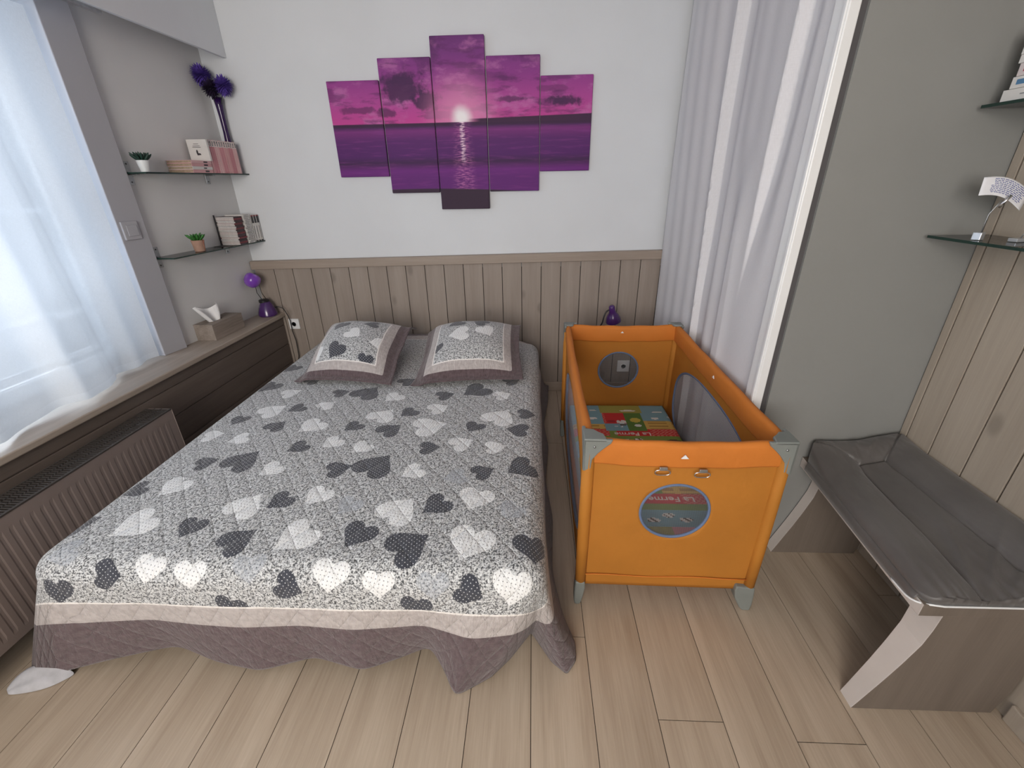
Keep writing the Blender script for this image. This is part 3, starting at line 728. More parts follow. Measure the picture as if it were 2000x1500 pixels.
# padded top rails, sagging slightly towards the middle
def rail_(name, p0, p1, nrm):
    n = 30; vs = []; prof = [(-.004,-.093),(.010,-.092),(.0115,-.086),(.011,-.05),(.013,-.018),(.008,-.003),(-.001,0),(-.011,-.003),(-.017,-.018),(-.014,-.05),(-.013,-.088),(-.010,-.093)]
    for i in range(n+1):
        t = i/n; c = Vector(p0).lerp(Vector(p1), t); sag = -.010*math.sin(math.pi*t)**.8 + .0015*math.sin(23*t)
        for d, z in prof:
            q = c + Vector(nrm)*(d*(1+.12*math.sin(17*t+z*40)*math.sin(math.pi*t))-.004+.004*math.sin(math.pi*t)) + Vector((0,0,HT+sag+z)); vs.append(q)
    m = len(prof); fs = [(i*m+k, i*m+(k+1)%m, (i+1)*m+(k+1)%m, (i+1)*m+k) for i in range(n) for k in range(m)]
    o = mk(name, cm(vs), fs, M['orange_pad'], cot, True); recalc(o); return o
e = .02
rails = [rail_('top_rail', (-HX+e,-HY+.012,0), (HX-e,-HY+.012,0), (0,-1,0)), rail_('top_rail', (HX-e,HY-.012,0), (-HX+e,HY-.012,0), (0,1,0)),
         rail_('top_rail', (-HX+.012,HY-e,0), (-HX+.012,-HY+e,0), (-1,0,0)), rail_('top_rail', (HX-.012,-HY+e,0), (HX-.012,HY-e,0), (1,0,0))]
def tri(c, u, s=.011):
    b = CB(); c = Vector(c); u = Vector(u)
    vs = [c-u*s*1.1-Vector((0,0,s*.6)), c+u*s*1.1-Vector((0,0,s*.6)), c+Vector((0,0,s*.7))]
    nrm = u.cross(Vector((0,0,1)))*.0015
    b.add([v+nrm for v in vs]+[v-nrm for v in vs], [(0,1,2),(5,4,3),(0,3,4,1),(1,4,5,2),(2,5,3,0)]); return b
tri((-.01,-HY-.0075,.692), (1,0,0)).build('printed_mark', M['white_pl'], rails[0])
tri((.0,HY-.034,.703), (1,0,0), .008).build('printed_mark', M['white_pl'], rails[1])
tri((HX-.034,-.02,.700), (0,1,0), .009).build('printed_mark', M['white_pl'], rails[3])
# corners
for sx in (-1, 1):
    for sy in (-1, 1):
        px_, py_ = sx*(HX-.014), sy*(HY-.014)
        b = CB(); b.tube([(px_, py_, .095), (px_, py_, .3), (px_, py_, .5), (px_, py_, .70)], [.020,.0215,.0215,.020], 16); b.build('corner_post', M['orange'], cot, True)
        # moulded corner bracket
        w = .092 if sy < 0 else .075
        prof = [(0,0),(w,-.002),(w-.006,-.016),(w-.028,-.036),(w-.046,-.055),(.030,-.078),(.027,-.115),(0,-.122)]
        vs = []; fs = []
        b = CB()
        for ax in (0, 1):
            def P(a, z, o):
                if ax == 0: return (sx*(HX+.006-a), sy*(HY+.006-o), HT+.006+z)
                return (sx*(HX+.006-o), sy*(HY+.006-a), HT+.006+z)
            vv = [P(a, z, 0) for a, z in prof]+[P(a, z, .012) for a, z in prof]; n = len(prof)
            b.add(vv, [tuple(range(n)), tuple(range(2*n-1, n-1, -1))]+[(i, n+i, n+(i+1)%n, (i+1)%n) for i in range(n)])
        # top cap
        cap = [(0,0),(w*.8,0),(w*.72,.036),(.05,.05),(.036,w*.72),(0,w*.8)]
        vv = [(sx*(HX+.006-a), sy*(HY+.006-c), HT+.0065) for a, c in cap]+[(sx*(HX+.006-a), sy*(HY+.006-c), HT-.006) for a, c in cap]; n = len(cap)
        b.add(vv, [tuple(range(n)), tuple(range(2*n-1, n-1, -1))]+[(i, n+i, n+(i+1)%n, (i+1)%n) for i in range(n)])
        o = b.build('corner_bracket', M['grey_pl'], cot); recalc(o); bevel(o, .004, 3, 50)
        r = CB(); r.lathe([(.0045,0),(.004,.002),(0,.0028)], (sx*(HX+.006-.034), sy*(HY+.0062), HT-.022), 12, M=Matrix.Rotation(R_(90)*(1 if sy < 0 else -1),3,'X'))
        r.build('rivet', M['steel'], o, True)
        # foot: outward curved boot with a stepped collar
        inx = -sx; 
        f = CB(); pf = [(-.020,.118),(.016,.118),(.018,.09),(.013,.05),(.006,.012),(.0,0),(-.018,0),(-.022,.02),(-.022,.08)]
        if sx > 0: pf = [(-.016,.118),(.052,.124),(.054,.10),(.046,.06),(.022,.014),(.010,0),(-.018,0),(-.022,.03),(-.020,.08)]
        vv = []; n = len(pf)
        for yy in (-.021, .021): vv += [(px_+inx*a, py_+yy, z) for a, z in pf]
        f.add(vv, [tuple(range(n)), tuple(range(2*n-1, n-1, -1))]+[(i, n+i, n+(i+1)%n, (i+1)%n) for i in range(n)])
        o = f.build('foot', M['grey_pl'], cot); recalc(o); bevel(o, .006, 3, 30)
# buckle rings on the end panel
for x, z in ((-.074,.632), (.053,.626)):
    pts = [(x+.0245*math.copysign(abs(math.cos(t))**.7, math.cos(t)), -HY-.010-.002*math.sin(t), z+.0115*math.copysign(abs(math.sin(t))**.8, math.sin(t))) for t in np.linspace(0, 2*math.pi, 25)[:-1]]
    r = CB(); r.tube(pts, .0022, 8, closed=True); o = r.build('buckle_ring', M['chrome'], cot, True)
    q = CB(); q.box(x-.012, x+.014, -HY-.0135, -HY-.006, z+.008, z+.021); bevel(q.build('strap_tab', M['steel'], o), .002)
# cot floor (lower frame)
b = CB(); b.box(-HX+.03, HX-.03, -HY+.03, HY-.03, .10, .125); bevel(b.build('floor_board', M['orange_pad'], cot), .004)

# ------------------------------------------------------------------ printed mattress
def print_color(x, y, rnd):
    G, DG, B, Rd, Y, CR, PK, BR, WH = (.20,.27,.05),(.10,.20,.04),(.20,.36,.42),(.55,.03,.03),(.62,.40,.10),(.62,.58,.40),(.60,.25,.27),(.10,.05,.025),(.72,.72,.68)
    OG = (.34,.32,.07)
    if y > 2.285: c = B if x < .40 or x > .64 else OG
    elif y > 2.155:
        if x < .41: c = B
        elif x < .53: c = Rd if y > 2.165 else B
        elif x < .63: c = DG
        else: c = B if y > 2.20 else Y
    elif y > 2.105:
        c = Y if x < .41 else B if x < .53 else DG if x < .63 else Y
    elif y > 2.085: c = Rd if (x < .41 or x > .63) else (B if x < .53 else DG)
    elif y > 2.035: c = Rd if x > .46 or x < .42 else G
    elif y > 1.98: c = G
    elif y > 1.84: c = B if x < .5 else G
    elif y > 1.72: c = OG if x < .45 else B
    elif y > 1.56: c = G if x < .57 else Y
    elif y > 1.495: c = Rd
    elif y > 1.455: c = G
    elif y > 1.36: c = B if x > .36 else G
    elif y > 1.30: c = OG if x < .55 else PK
    else: c = G if x < .5 else B
    # checks on the outer red bands
    if c == Rd and (x > .64 or x < .42) and (int(x*90)+int(y*90)) % 2: c = (.62,.16,.12)
    # yellow fields with ploughed lines
    if c == Y and int(y*62) % 2 == 0 and (int(x*40)*7 % 5) != 0: c = (.40,.22,.05)
    def blob(cx, cy, rx, ry): return ((x-cx)/rx)**2+((y-cy)/ry)**2 < 1
    for cx, cy, rx, ry in ((.345,2.225,.03,.013),(.70,2.225,.022,.012),(.73,2.30,.03,.008),(.79,2.245,.016,.014),(.36,2.32,.02,.008),(.565,2.315,.045,.010),(.47,2.135,.008,.006),(.50,2.13,.008,.006),(.30,1.9,.03,.014),(.60,1.79,.04,.014)):
        if blob(cx, cy, rx, ry): return WH
    if blob(.585,2.205,.030,.026): return (.58,.46,.08)
    if blob(.59,2.145,.018,.012): return WH
    if blob(.505,2.185,.028,.020) and not blob(.50,2.20,.008,.007): return WH
    if blob(.45,2.19,.022,.014): return (.36,.02,.03)
    if blob(.51,2.152,.022,.006): return BR
    # cows on the lower pond and a wheel
    for cx, cy in ((.555,1.425),(.49,1.395),(.62,1.40),(.50,1.99),(.56,1.995)):
        if blob(cx, cy, .026, .013): return BR if int((x+y)*110) % 3 == 0 else WH
    r = math.hypot(x-.735, y-1.395)
    if r < .032: return BR if r > .022 else (.55,.42,.20) if r > .012 or r < .005 else (.25,.14,.05)
    if blob(.74,1.985,.04,.016): return BR
    if blob(.42,1.60,.012,.022): return WH
    return c
def build_mattress():
    x0, x1, y0, y1, zt = .232, .796, 1.235, 2.405, .25
    st = .0065; nx = int((x1-x0)/st); ny = int((y1-y0)/st)
    vs = []; cols = []
    for i in range(nx+1):
        for j in range(ny+1):
            x = x0+(x1-x0)*i/nx; y = y0+(y1-y0)*j/ny
            e = min(i, nx-i, j, ny-j)*st; z = zt-.012*math.exp(-e/.008)
            vs.append((x, y, z))
    fs = [(i*(ny+1)+j, (i+1)*(ny+1)+j, (i+1)*(ny+1)+j+1, i*(ny+1)+j+1) for i in range(nx) for j in range(ny)]
    fc = [print_color(x0+(i+.5)*st, y0+(j+.5)*st, None) for i in range(nx) for j in range(ny)]
    K = len(vs)
    ring = [(i, 0) for i in range(nx+1)]+[(nx, j) for j in range(1, ny+1)]+[(i, ny) for i in range(nx-1, -1, -1)]+[(0, j) for j in range(ny-1, 0, -1)]
    for i, j in ring: v = vs[i*(ny+1)+j]; vs.append((v[0], v[1], .127))
    n = len(ring)
    for k in range(n):
        i, j = ring[k]; i2, j2 = ring[(k+1)%n]
        fs.append((i*(ny+1)+j, K+k, K+(k+1)%n, i2*(ny+1)+j2)); fc.append((.45,.42,.36))
    fs.append(tuple(K+k for k in range(n))); fc.append((.45,.42,.36))
    N = NT('farm_print_cotton'); N.col(N.attr('print').outputs['Color']); N.rough(.85); N.bump(N.noise(N.obj(), 300, 2), .2, .0006)
    o = mk('cot_mattress', vs, fs, N.mat)
    a = o.data.attributes.new('print', 'FLOAT_COLOR', 'CORNER')
    buf = []
    for p, c in zip(o.data.polygons, fc): buf += (list(c)+[1.0])*p.loop_total
    a.data.foreach_set('color', buf); recalc(o); return tag(o, 'thin cot mattress with colourful patchwork farm print lying inside the orange travel cot', 'mattress')
cmat = build_mattress()
def text_mesh(name, body, size, mat, Mx, parent, depth=.0004, bold=.0):
    c = bpy.data.curves.new('t', 'FONT'); c.body = body; c.size = size; c.align_x = 'CENTER'; c.align_y = 'CENTER'; c.extrude = depth; c.offset = bold
    t = bpy.data.objects.new('t', c); COL.objects.link(t); dg = bpy.context.evaluated_depsgraph_get()
    me = bpy.data.meshes.new_from_object(t.evaluated_get(dg)); bpy.data.objects.remove(t); bpy.data.curves.remove(c)
    me.transform(Matrix.Translation(-base_of(parent)) @ Mx)
    o = bpy.data.objects.new(name, me); COL.objects.link(o); o.parent = parent; me.materials.clear(); me.materials.append(mat); return o
prn = plain('printed_cream', (.75,.66,.60), .8)
for y, x in ((2.060,.545), (1.527,.600)):
    text_mesh('printed_lettering', 'La Ferme', .052, prn, Matrix.Translation((x, y, .2505)) @ Matrix.Rotation(math.pi, 4, 'Z') @ Matrix.Diagonal((1.0,.85,1,1)), cmat, bold=.0006)

# ================================================================== bench and changing mat
bn = thing('bench', 'taupe wooden bench with curved side panels, edges painted window-lit, against the boarded wall', 'bench', (1.22, 1.2, 0))
cz_ = [0.0,.06,.149,.22,.301,.36,.423]; cx_ = [.990,1.013,1.046,1.070,1.094,1.102,1.106]
def side_panel(y0, dx, t0, t1):
    vs = []; N_ = 24
    for k in range(N_+1):
        z = .423*k/N_; xl = np.interp(z, cz_, cx_)+dx; xr = 1.404+.015*min(1, z/.1)
        t = t0+(t1-t0)*k/N_
        vs += [(xl, y0, z), (xr, y0, z), (xr, y0+t, z), (xl, y0+t, z)]
    fs = []; mi = []
    for k in range(N_):
        a = k*4; b = a+4
        for i, j, m in ((0,1,0),(1,2,0),(2,3,0),(3,0,1)): fs.append((a+i, a+j, b+j, b+i)); mi.append(m)
    fs += [(3,2,1,0), (N_*4, N_*4+1, N_*4+2, N_*4+3)]; mi += [0, 0]
    o = mk('side_panel', vs, fs, None, bn, False, [M['bench_wood'], M['bench_lit_edge']], mi); return bevel(o, .0012, 2, 50)
side_panel(.855, 0, .052, .088); side_panel(1.487, .062, .048, .048)
b = MB(); b.prism([(1.036,.851),(1.434,.851),(1.434,1.537),(1.096,1.537)], .4235, .466)
tp = b.build('seat_board', None, bn, False, [M['bench_wood'], M['bench_lit_edge']])
for p in tp.data.polygons:
    if p.normal.x < -.5: p.material_index = 1  # window-side face gets the painted lit tone
bevel(tp, .0015)
RIDGES = [(1.17,.86,1.30,1.16,.007,.012),(1.20,.86,1.38,1.06,.006,.010),(1.15,.87,1.21,1.20,.006,.012),(1.25,.86,1.42,.98,.006,.010),(1.06,.90,1.10,1.10,.004,.012),(1.22,1.45,1.26,1.52,.005,.010),(1.26,1.44,1.33,1.51,.006,.010),(1.33,1.43,1.35,1.50,.004,.008),(1.08,1.20,1.12,1.42,.004,.014)]
def mat_surface():
    nu, nv = 120, 190; vs = []; N = NT('grey_mat_cover')
    v = N.obj(); f = N.noise(v, 7, 3); N.col(N.ramp(f, [(.3,(.088,.080,.077)),(.7,(.112,.104,.100))])); N.rough(.42); N.b.inputs['Sheen Weight'].default_value = .2
    n1 = N.bump(N.noise(N.map(v, (11,4,6), (0,0,.5)), 1.0, 3, .5), .45, .035); N.bump(N.noise(v, 600, 2), .2, .0005, n1)
    for i in range(nu+1):
        for j in range(nv+1):
            u, w = i/nu, j/nv
            y = .846+(1.527-.846)*w; xl = 1.032+(y-.855)*.088; xr = 1.4335
            # rounded corners
            def inset(t, r=.075): return 0 if t > r else r-math.sqrt(max(0, r*r-(r-t)**2))
            dn, df = y-.846, 1.527-y
            xl2 = xl+min(inset(df, .05)+inset(dn, .05), .06); xr2 = xr-inset(df, .08)
            x = xl2+(xr2-xl2)*u
            dl, drr, db_ = x-xl, xr-x, 1.527-y
            def rim_(d, wd, h):
                if d >= wd: return 0
                return h*math.sin(math.pi*min(1, max(0, d/wd)))**.62
            cx0 = .145; 
            h = .018+.010*math.sin(9*x+5*y)*.3
            L_ = rim_(dl, .145, .042); Rr = rim_(drr, .115, .045); Bk = rim_(db_, .105, .042)
            if dl < .145 and dl <= db_*1.3: h = .014+L_*.8
            elif drr < .115 and drr <= db_*1.1: h = .014+Rr*.75
            elif db_ < .105: h = .014+Bk*.75
            # seams
            for d in (abs(dl-.145) if db_ > .1 else 9, abs(drr-.115) if db_ > .1 else 9, abs(db_-.105) if dl > .14 and drr > .11 else 9, abs(dl*.72-db_) if dl < .145 and db_ < .105 else 9, abs(drr*.9-db_) if drr < .115 and db_ < .105 else 9):
                h -= .011*math.exp(-(d/.0035)**2)
            # gathers at the near edge
            g = math.exp(-dn/.05); h = h*(1-.45*g)+.004*math.sin(x*150+2*math.sin(x*40))*g
            h += .0035*math.sin(26*x-17*y+2*math.sin(11*y))*math.exp(-((x-1.27)/.07)**2)
            # creases running diagonally near the head end
            h += .004*max(0, math.sin(60*x+35*y))*math.exp(-(db_-.06)**2/.002)
            lift = math.hypot(.088*(max(0, (x-1.14)/.295)**1.35), .062*max(0, (y-1.34)/.187)**1.4)
            for ax, ay, bx_, by_, am, wd in RIDGES:
                ex, ey = bx_-ax, by_-ay; L2 = ex*ex+ey*ey; k_ = max(0, min(1, ((x-ax)*ex+(y-ay)*ey)/L2)); dd_ = math.hypot(x-ax-ex*k_, y-ay-ey*k_)
                h += am*math.exp(-(dd_/wd)**2)*math.sin(math.pi*(.08+.9*k_))
            vs.append((x, y, .469+max(.004, h)+lift))
    K = len(vs); m = nv+1
    fs = [(i*m+j, (i+1)*m+j, (i+1)*m+j+1, i*m+j+1) for i in range(nu) for j in range(nv)]
    ring = [(i, 0) for i in range(nu+1)]+[(nu, j) for j in range(1, nv+1)]+[(i, nv) for i in range(nu-1, -1, -1)]+[(0, j) for j in range(nv-1, 0, -1)]
    for i, j in ring: q = vs[i*m+j]; vs.append((q[0], q[1], .4668))
    n = len(ring)
    for k in range(n):
        i, j = ring[k]; i2, j2 = ring[(k+1)%n]; fs.append((i*m+j, K+k, K+(k+1)%n, i2*m+j2))
    fs.append(tuple(K+k for k in range(n)))
    o = mk('changing_mat', vs, fs, N.mat, None, True); recalc(o); tag(o, 'padded grey baby changing mat lying on the bench by the boarded wall', 'changing mat')
    lip = []
    for j in range(8, nv-12): q = vs[j]; lip += [(q[0]-.001, q[1], .478), (q[0]-.0075, q[1], .462), (q[0]-.008, q[1], .444+.016*math.exp(-(j-8)/12))]
    nn = len(lip)//3; lo = mk('side_flap', lip, [(3*k+c, 3*k+3+c, 3*k+4+c, 3*k+1+c) for k in range(nn-1) for c in (0,1)], N.mat, o, True); thick(lo, .0015, 0)
    pts = []
    for j in list(range(30, 0, -3)): q = vs[j]; pts.append((q[0]-.010, q[1], .447+.022*math.exp(-j/9)))
    for i in range(0, nu+1, 3): q = vs[i*m]; pts.append((q[0], q[1]-.002, .4695+.0012*math.sin(i*2.1)))
    MB().tube(pts, .0028, 8).build('white_underside_edge', M['white_pl'], o, True)
    return o
mat_surface()
# ================================================================== five part sunset picture
def sunset():
    N = NT('sunset_print'); s = N.sep(N.attr('pic').outputs['Vector'])   # x metres from the sun, y metres from the horizon
    X, Z = s[0], s[1]; pv = N.attr('pic').outputs['Vector']
    Zk = N.m('ADD', N.m('MULTIPLY', Z, 1.0), N.m('MULTIPLY', N.m('ABSOLUTE', X), .03))
    sky = N.ramp(N.m('MULTIPLY', Z, 2.3, clamp=True), [(0,(.56,.055,.30)),(.25,(.44,.06,.31)),(.55,(.28,.04,.26)),(.8,(.20,.035,.22)),(1,(.15,.03,.18))])
    n1 = N.noise(N.map(pv, (3.0,5.5,1), loc=(1.3,4.2,0)), 1.6, 6, .62)
    n2 = N.noise(N.map(pv, (3.4,13,1), loc=(7,2,0)), 1.3, 5, .6)
    hi = N.sm(n1, .50, .64); sky = N.mix(N.m('MULTIPLY', hi, .55), sky, (.55,.18,.45))
    lo = N.sm(n2, .50, .62); sky = N.mix(N.m('MULTIPLY', lo, .6), sky, (.11,.018,.12))
    # heavy cloud masses upper left, streak at the far right
    for cx, cz, rx, rz, k in ((-.345,.185,.15,.10,1),(-.21,.115,.10,.06,1),(-.47,.06,.08,.03,.8),(-.20,.40,.10,.16,.5),(.62,.10,.15,.032,1),(.30,.115,.11,.018,.8),(-.64,.075,.15,.022,.7),(.55,.165,.12,.02,.45),(.20,.23,.14,.03,.35),(.42,.32,.14,.03,.3)):
        a = N.m('DIVIDE', N.m('SUBTRACT', X, cx), rx); b = N.m('DIVIDE', N.m('SUBTRACT', Z, cz), rz)
        d = N.m('SQRT', N.m('ADD', N.m('MULTIPLY', a, a), N.m('MULTIPLY', b, b)))
        d = N.m('ADD', d, N.m('MULTIPLY', N.m('SUBTRACT', N.noise(pv, 16, 5, .65), .5), 1.9))
        sky = N.mix(N.m('MULTIPLY', N.sm(d, 1.05, .55), .9*k), sky, (.05,.012,.07))
    r = N.m('SQRT', N.m('ADD', N.m('MULTIPLY', X, X), N.m('MULTIPLY', N.m('SUBTRACT', Z, .025), N.m('SUBTRACT', Z, .025))))
    r = N.m('ADD', r, N.m('MULTIPLY', N.m('SUBTRACT', N.noise(pv, 14, 4), .5), .03))
    sky = N.mix(N.m('MULTIPLY', N.sm(r, .30, .03), .75), sky, (.80,.30,.52)); sky = N.mix(N.sm(r, .085, .015), sky, (.95,.90,.93))
    # sea
    w = N.noise(N.map(pv, (5,60,1)), 1.0, 4, .6); depth = N.m('MULTIPLY', Z, -3.2, clamp=True)
    sea = N.ramp(depth, [(0,(.06,.014,.08)),(.07,(.08,.016,.11)),(.13,(.19,.025,.19)),(.30,(.10,.014,.14)),(.58,(.085,.010,.13)),(.70,(.05,.010,.07)),(.84,(.15,.015,.20)),(1,(.12,.012,.17))])
    sea = N.mix(N.m('MULTIPLY', N.sm(w, .50, .72), .38), sea, (.26,.04,.26))
    g = N.noise(N.map(pv, (26,150,1)), 1.0, 3, .6)
    colw = N.m('ADD', .02, N.m('MULTIPLY', Z, -.07)); gl = N.sm(N.m('SUBTRACT', N.m('ABSOLUTE', X), colw), .05, -.03)
    sea = N.mix(N.m('MULTIPLY', N.m('MULTIPLY', gl, N.sm(g, .42, .66)), .55), sea, (.72,.24,.52))
    core = N.sm(N.m('ABSOLUTE', X), .022, .0); sea = N.mix(N.m('MULTIPLY', N.m('MULTIPLY', core, N.sm(g, .42, .6)), N.sm(Z, -.24, -.18)), sea, (.95,.72,.85))
    # dark headland lines near the horizon
    hl = N.m('MULTIPLY', N.sm(Z, .006, .0), N.sm(Z, -.026, -.012)); sea = N.mix(N.m('MULTIPLY', hl, N.sm(N.m('ABSOLUTE', X), .02, .09)), sea, (.045,.012,.055))
    c = N.mix(N.sm(Z, -.002, .002), sea, sky)
    rt = N.m('MULTIPLY', N.m('MULTIPLY', N.sm(X, .02, .12), N.sm(N.m('SUBTRACT', Z, N.m('MULTIPLY', X, .022)), .018, .012)), N.sm(Z, -.004, .0)); c = N.mix(rt, c, (.05,.014,.055))
    sh = N.m('ADD', Z, N.m('MULTIPLY', N.m('MULTIPLY', X, X), .05)); sh = N.m('SUBTRACT', sh, N.m('MULTIPLY', X, -.03))
    c = N.mix(N.sm(sh, -.372, -.380), c, (.035,.014,.038))
    N.col(c); N.rough(.7); N.bump(N.noise(N.obj(), 900, 1), .1, .0003); return N.mat
SUN = sunset(); edge_m = plain('canvas_edge', (.10,.02,.09), .7)
panels = [(-1.251,-.930,1.537,2.062,.024),(-.922,-.606,1.437,2.168,.028),(-.600,-.282,1.334,2.265,.034),(-.276,.042,1.438,2.164,.028),(.046,.358,1.551,2.061,.024)]
names = ['leftmost low canvas panel of the purple sunset picture', 'second canvas panel from the left, with heavy dark violet clouds', 'tallest central canvas panel with the white setting sun',
         'second canvas panel from the right in the purple sunset picture', 'rightmost low canvas panel with a dark streak of cloud']
for (x0, x1, z0, z1, d), nm in zip(panels, names):
    n = 6; b = MB(); b.box(x0, x1, YB-d, YB-.0015, z0, z1)
    o = b.build('canvas_print', SUN); bevel(o, .004, 2)
    a = o.data.attributes.new('pic', 'FLOAT_VECTOR', 'POINT')
    a.data.foreach_set('vector', [q for v in o.data.vertices for q in (v.co.x+.436, v.co.z-1.832, 0)])
    tag(o, nm+' on the white wall', 'canvas print', 'five part purple sunset picture')

# ================================================================== glass shelves
def wall_x(y): return -2.068+(y-2.39)*.083
def glass_shelf(name, label, poly, z, th, brackets):
    t = thing(name, label, 'shelf', (poly[0][0], poly[0][1], z))
    b = MB(); b.prism(poly, z-th, z); o = b.build('glass_pane', None, t, False, [M['shelf_glass'], M['glass_edge']])
    for p in o.data.polygons:
        if abs(p.normal.z) < .5: p.material_index = 1
    for x, y, dirx in brackets:
        q = MB(); q.box(min(x, x+dirx*.004), max(x, x+dirx*.004), y-.018, y+.018, z-.058, z+.052); 
        q.box(min(x, x+dirx*.05), max(x, x+dirx*.05), y-.010, y+.010, z-th-.006, z-th); q.box(min(x, x+dirx*.010), max(x, x+dirx*.010), y-.010, y+.010, z, z+.004)
        o = bevel(q.build('bracket', M['steel'], t), .001)
        for zz in (.04, -.045): MB().lathe([(.0045,.0),(.0045,.001),(0,.0012)], (x+dirx*.004, y, z+zz), 10, M=Matrix.Rotation(R_(90)*dirx,3,'Y')).build('screw', M['black'], o)
    return t
SZ1, SZ2 = 1.569, 1.149
for z, lab in ((SZ1, 'upper clear glass shelf in the niche above the sill holding pink books'), (SZ2, 'lower clear glass shelf in the niche holding thin comic books')):
    glass_shelf('glass_shelf', lab, [(-2.062,2.375),(-1.935,2.362),(-1.874,YB-.003),(-2.004,YB-.003)], z, .007, [(wall_x(2.405)+.002, 2.405, 1), (wall_x(2.93)+.002, 2.93, 1)])
RZ1_, RZ2_ = 1.672, 1.322
glass_shelf('glass_shelf', 'upper right glass shelf on the boarded wall carrying white books', [(1.27,.55),(XR-.018,.55),(XR-.018,1.515),(1.27,1.515)], RZ1_, .008, [(XR-.017, 1.22, -1), (XR-.017, .75, -1)])
glass_shelf('glass_shelf', 'lower right glass shelf on the boarded wall with the note holders', [(1.252,.55),(XR-.018,.55),(XR-.018,1.515),(1.252,1.515)], RZ2_, .008, [(XR-.017, 1.30, -1), (XR-.017, .75, -1)])

# ------------------------------------------------------------------ books
paper = plain('page_block', (.36,.27,.19), .9, .2, 90); paper_w = plain('page_block_white', (.62,.60,.58), .9, .08, 120)
ink = plain('printed_ink', (.03,.025,.03), .6)
def book(name, label, cat, group, size, Mx, cover, pages, marks=None, extra=None):
    """size = (thickness x, height z, width y) standing, spine towards local +x... built lying on its back: x width, y length, z thickness"""
    w, l, t = size; loc = Mx.translation
    o = thing(name, label, cat, tuple(loc), group)
    c = MB(); k = .0012 if t < .012 else .002
    c.box(0, w, 0, l, 0, k, M=Mx); c.box(0, w, 0, l, t-k, t, M=Mx); c.box(w-k, w, 0, l, k, t-k, M=Mx); c.build('cover', cover, o)
    MB().box(.002, w-k, .002, l-.002, k, t-k, M=Mx).build('pages', pages, o)
    if marks:
        m = MB()
        for a, b_, c0, c1 in marks: m.box(w, w+.0004, l*a, l*b_, t*c0, t*c1, M=Mx)
        m.build('spine_print', ink if extra is None else extra, o)
    return o
rnd = random.Random(11)
pinks = [plain('pink_cover_%s' % k, c, .6, .03, 20) for k, c in zip('abcd', ((.60,.33,.34),(.55,.25,.28),(.64,.40,.41),(.50,.22,.25)))]
whitec = plain('white_cover', (.66,.64,.62), .6, .03, 20)
ordw = ['first','second','third','fourth','fifth','sixth','seventh','eighth','ninth','tenth','eleventh','twelfth','thirteenth','fourteenth','fifteenth','sixteenth','seventeenth','eighteenth']
# upright row: spine towards the room, height z = .17
y = 2.835; n = 13; tk = (3.085-2.835)/n
for i in range(n):
    t = tk-.0008; xw = wall_x(y)+.012; hgt = .178-.001*(i % 3)
    # local x -> room +x (spine), local y -> up, local z -> +y (thickness)
    Mx = Matrix.Translation((xw, y+t, SZ1+.0005)) @ Matrix(((1,0,0,0),(0,0,-1,0),(0,1,0,0),(0,0,0,1)))
    o = book('book', 'pink paperback, %s from the left in the upright row' % ordw[i], 'book', 'upright pink books on the upper glass shelf', (.118, hgt, t), Mx, pinks[(i*3+i//2) % 4], paper_w)
    q = MB(); q.box(.118, .1185, hgt*.80, hgt-.001, .0004, t-.0004, M=Mx); q.build('spine_head', whitec, o)
    q = MB()
    for a in (.83, .87, .91, .94): q.box(.1185, .119, hgt*a, hgt*(a+.022), t*(.2+.1*rnd.random()), t*(.7+.2*rnd.random()), M=Mx)
    q.build('spine_print', ink, o)
    y += tk
# lying stack of four, page edges towards the camera
zz = SZ1+.0005
for i, t in enumerate((.017,.016,.016,.015)):
    Mx = Matrix.Translation((wall_x(2.66)+.004, 2.655+.002*(i % 2), zz))
    o = book('book', 'paperback lying flat, %s of the short stack beside the pink row' % ('lowest','second from the bottom','second from the top','topmost')[i], 'book', 'flat stack of paperbacks on the upper glass shelf', (.145, .168, t-.0006), Mx, pinks[(i*2) % 4] if i != 1 else whitec, paper,
             [(.60,.80,.25,.75)] if i in (0,2,3) else [(.55,.7,.3,.7)])
    zz += t
# white faced book standing on the stack, cover towards the room
Mx = Matrix.Translation((-2.006, 2.829, zz+.0004)) @ Matrix(((1,0,0,0),(0,0,-1,0),(0,1,0,0),(0,0,0,1)))
wb = book('book', 'white paperback with a small black figure on its cover standing on the flat stack', 'book', None, (.118, .112, .013), Mx, whitec, paper_w)
q = MB(); yy = 2.829-.0135
for z0, w in ((.088,.030),(.078,.042),(.071,.050)): q.box(-1.953-w/2, -1.953+w/2, yy, yy+.0004, zz+z0, zz+z0+.0022)
q.prism([(-1.961,zz+.055),(-1.955,zz+.060),(-1.951,zz+.052),(-1.952,zz+.042),(-1.939,zz+.040),(-1.936,zz+.032),(-1.959,zz+.030),(-1.962,zz+.045)], yy, yy+.0004, 'y')
q.build('cover_print', ink, wb)
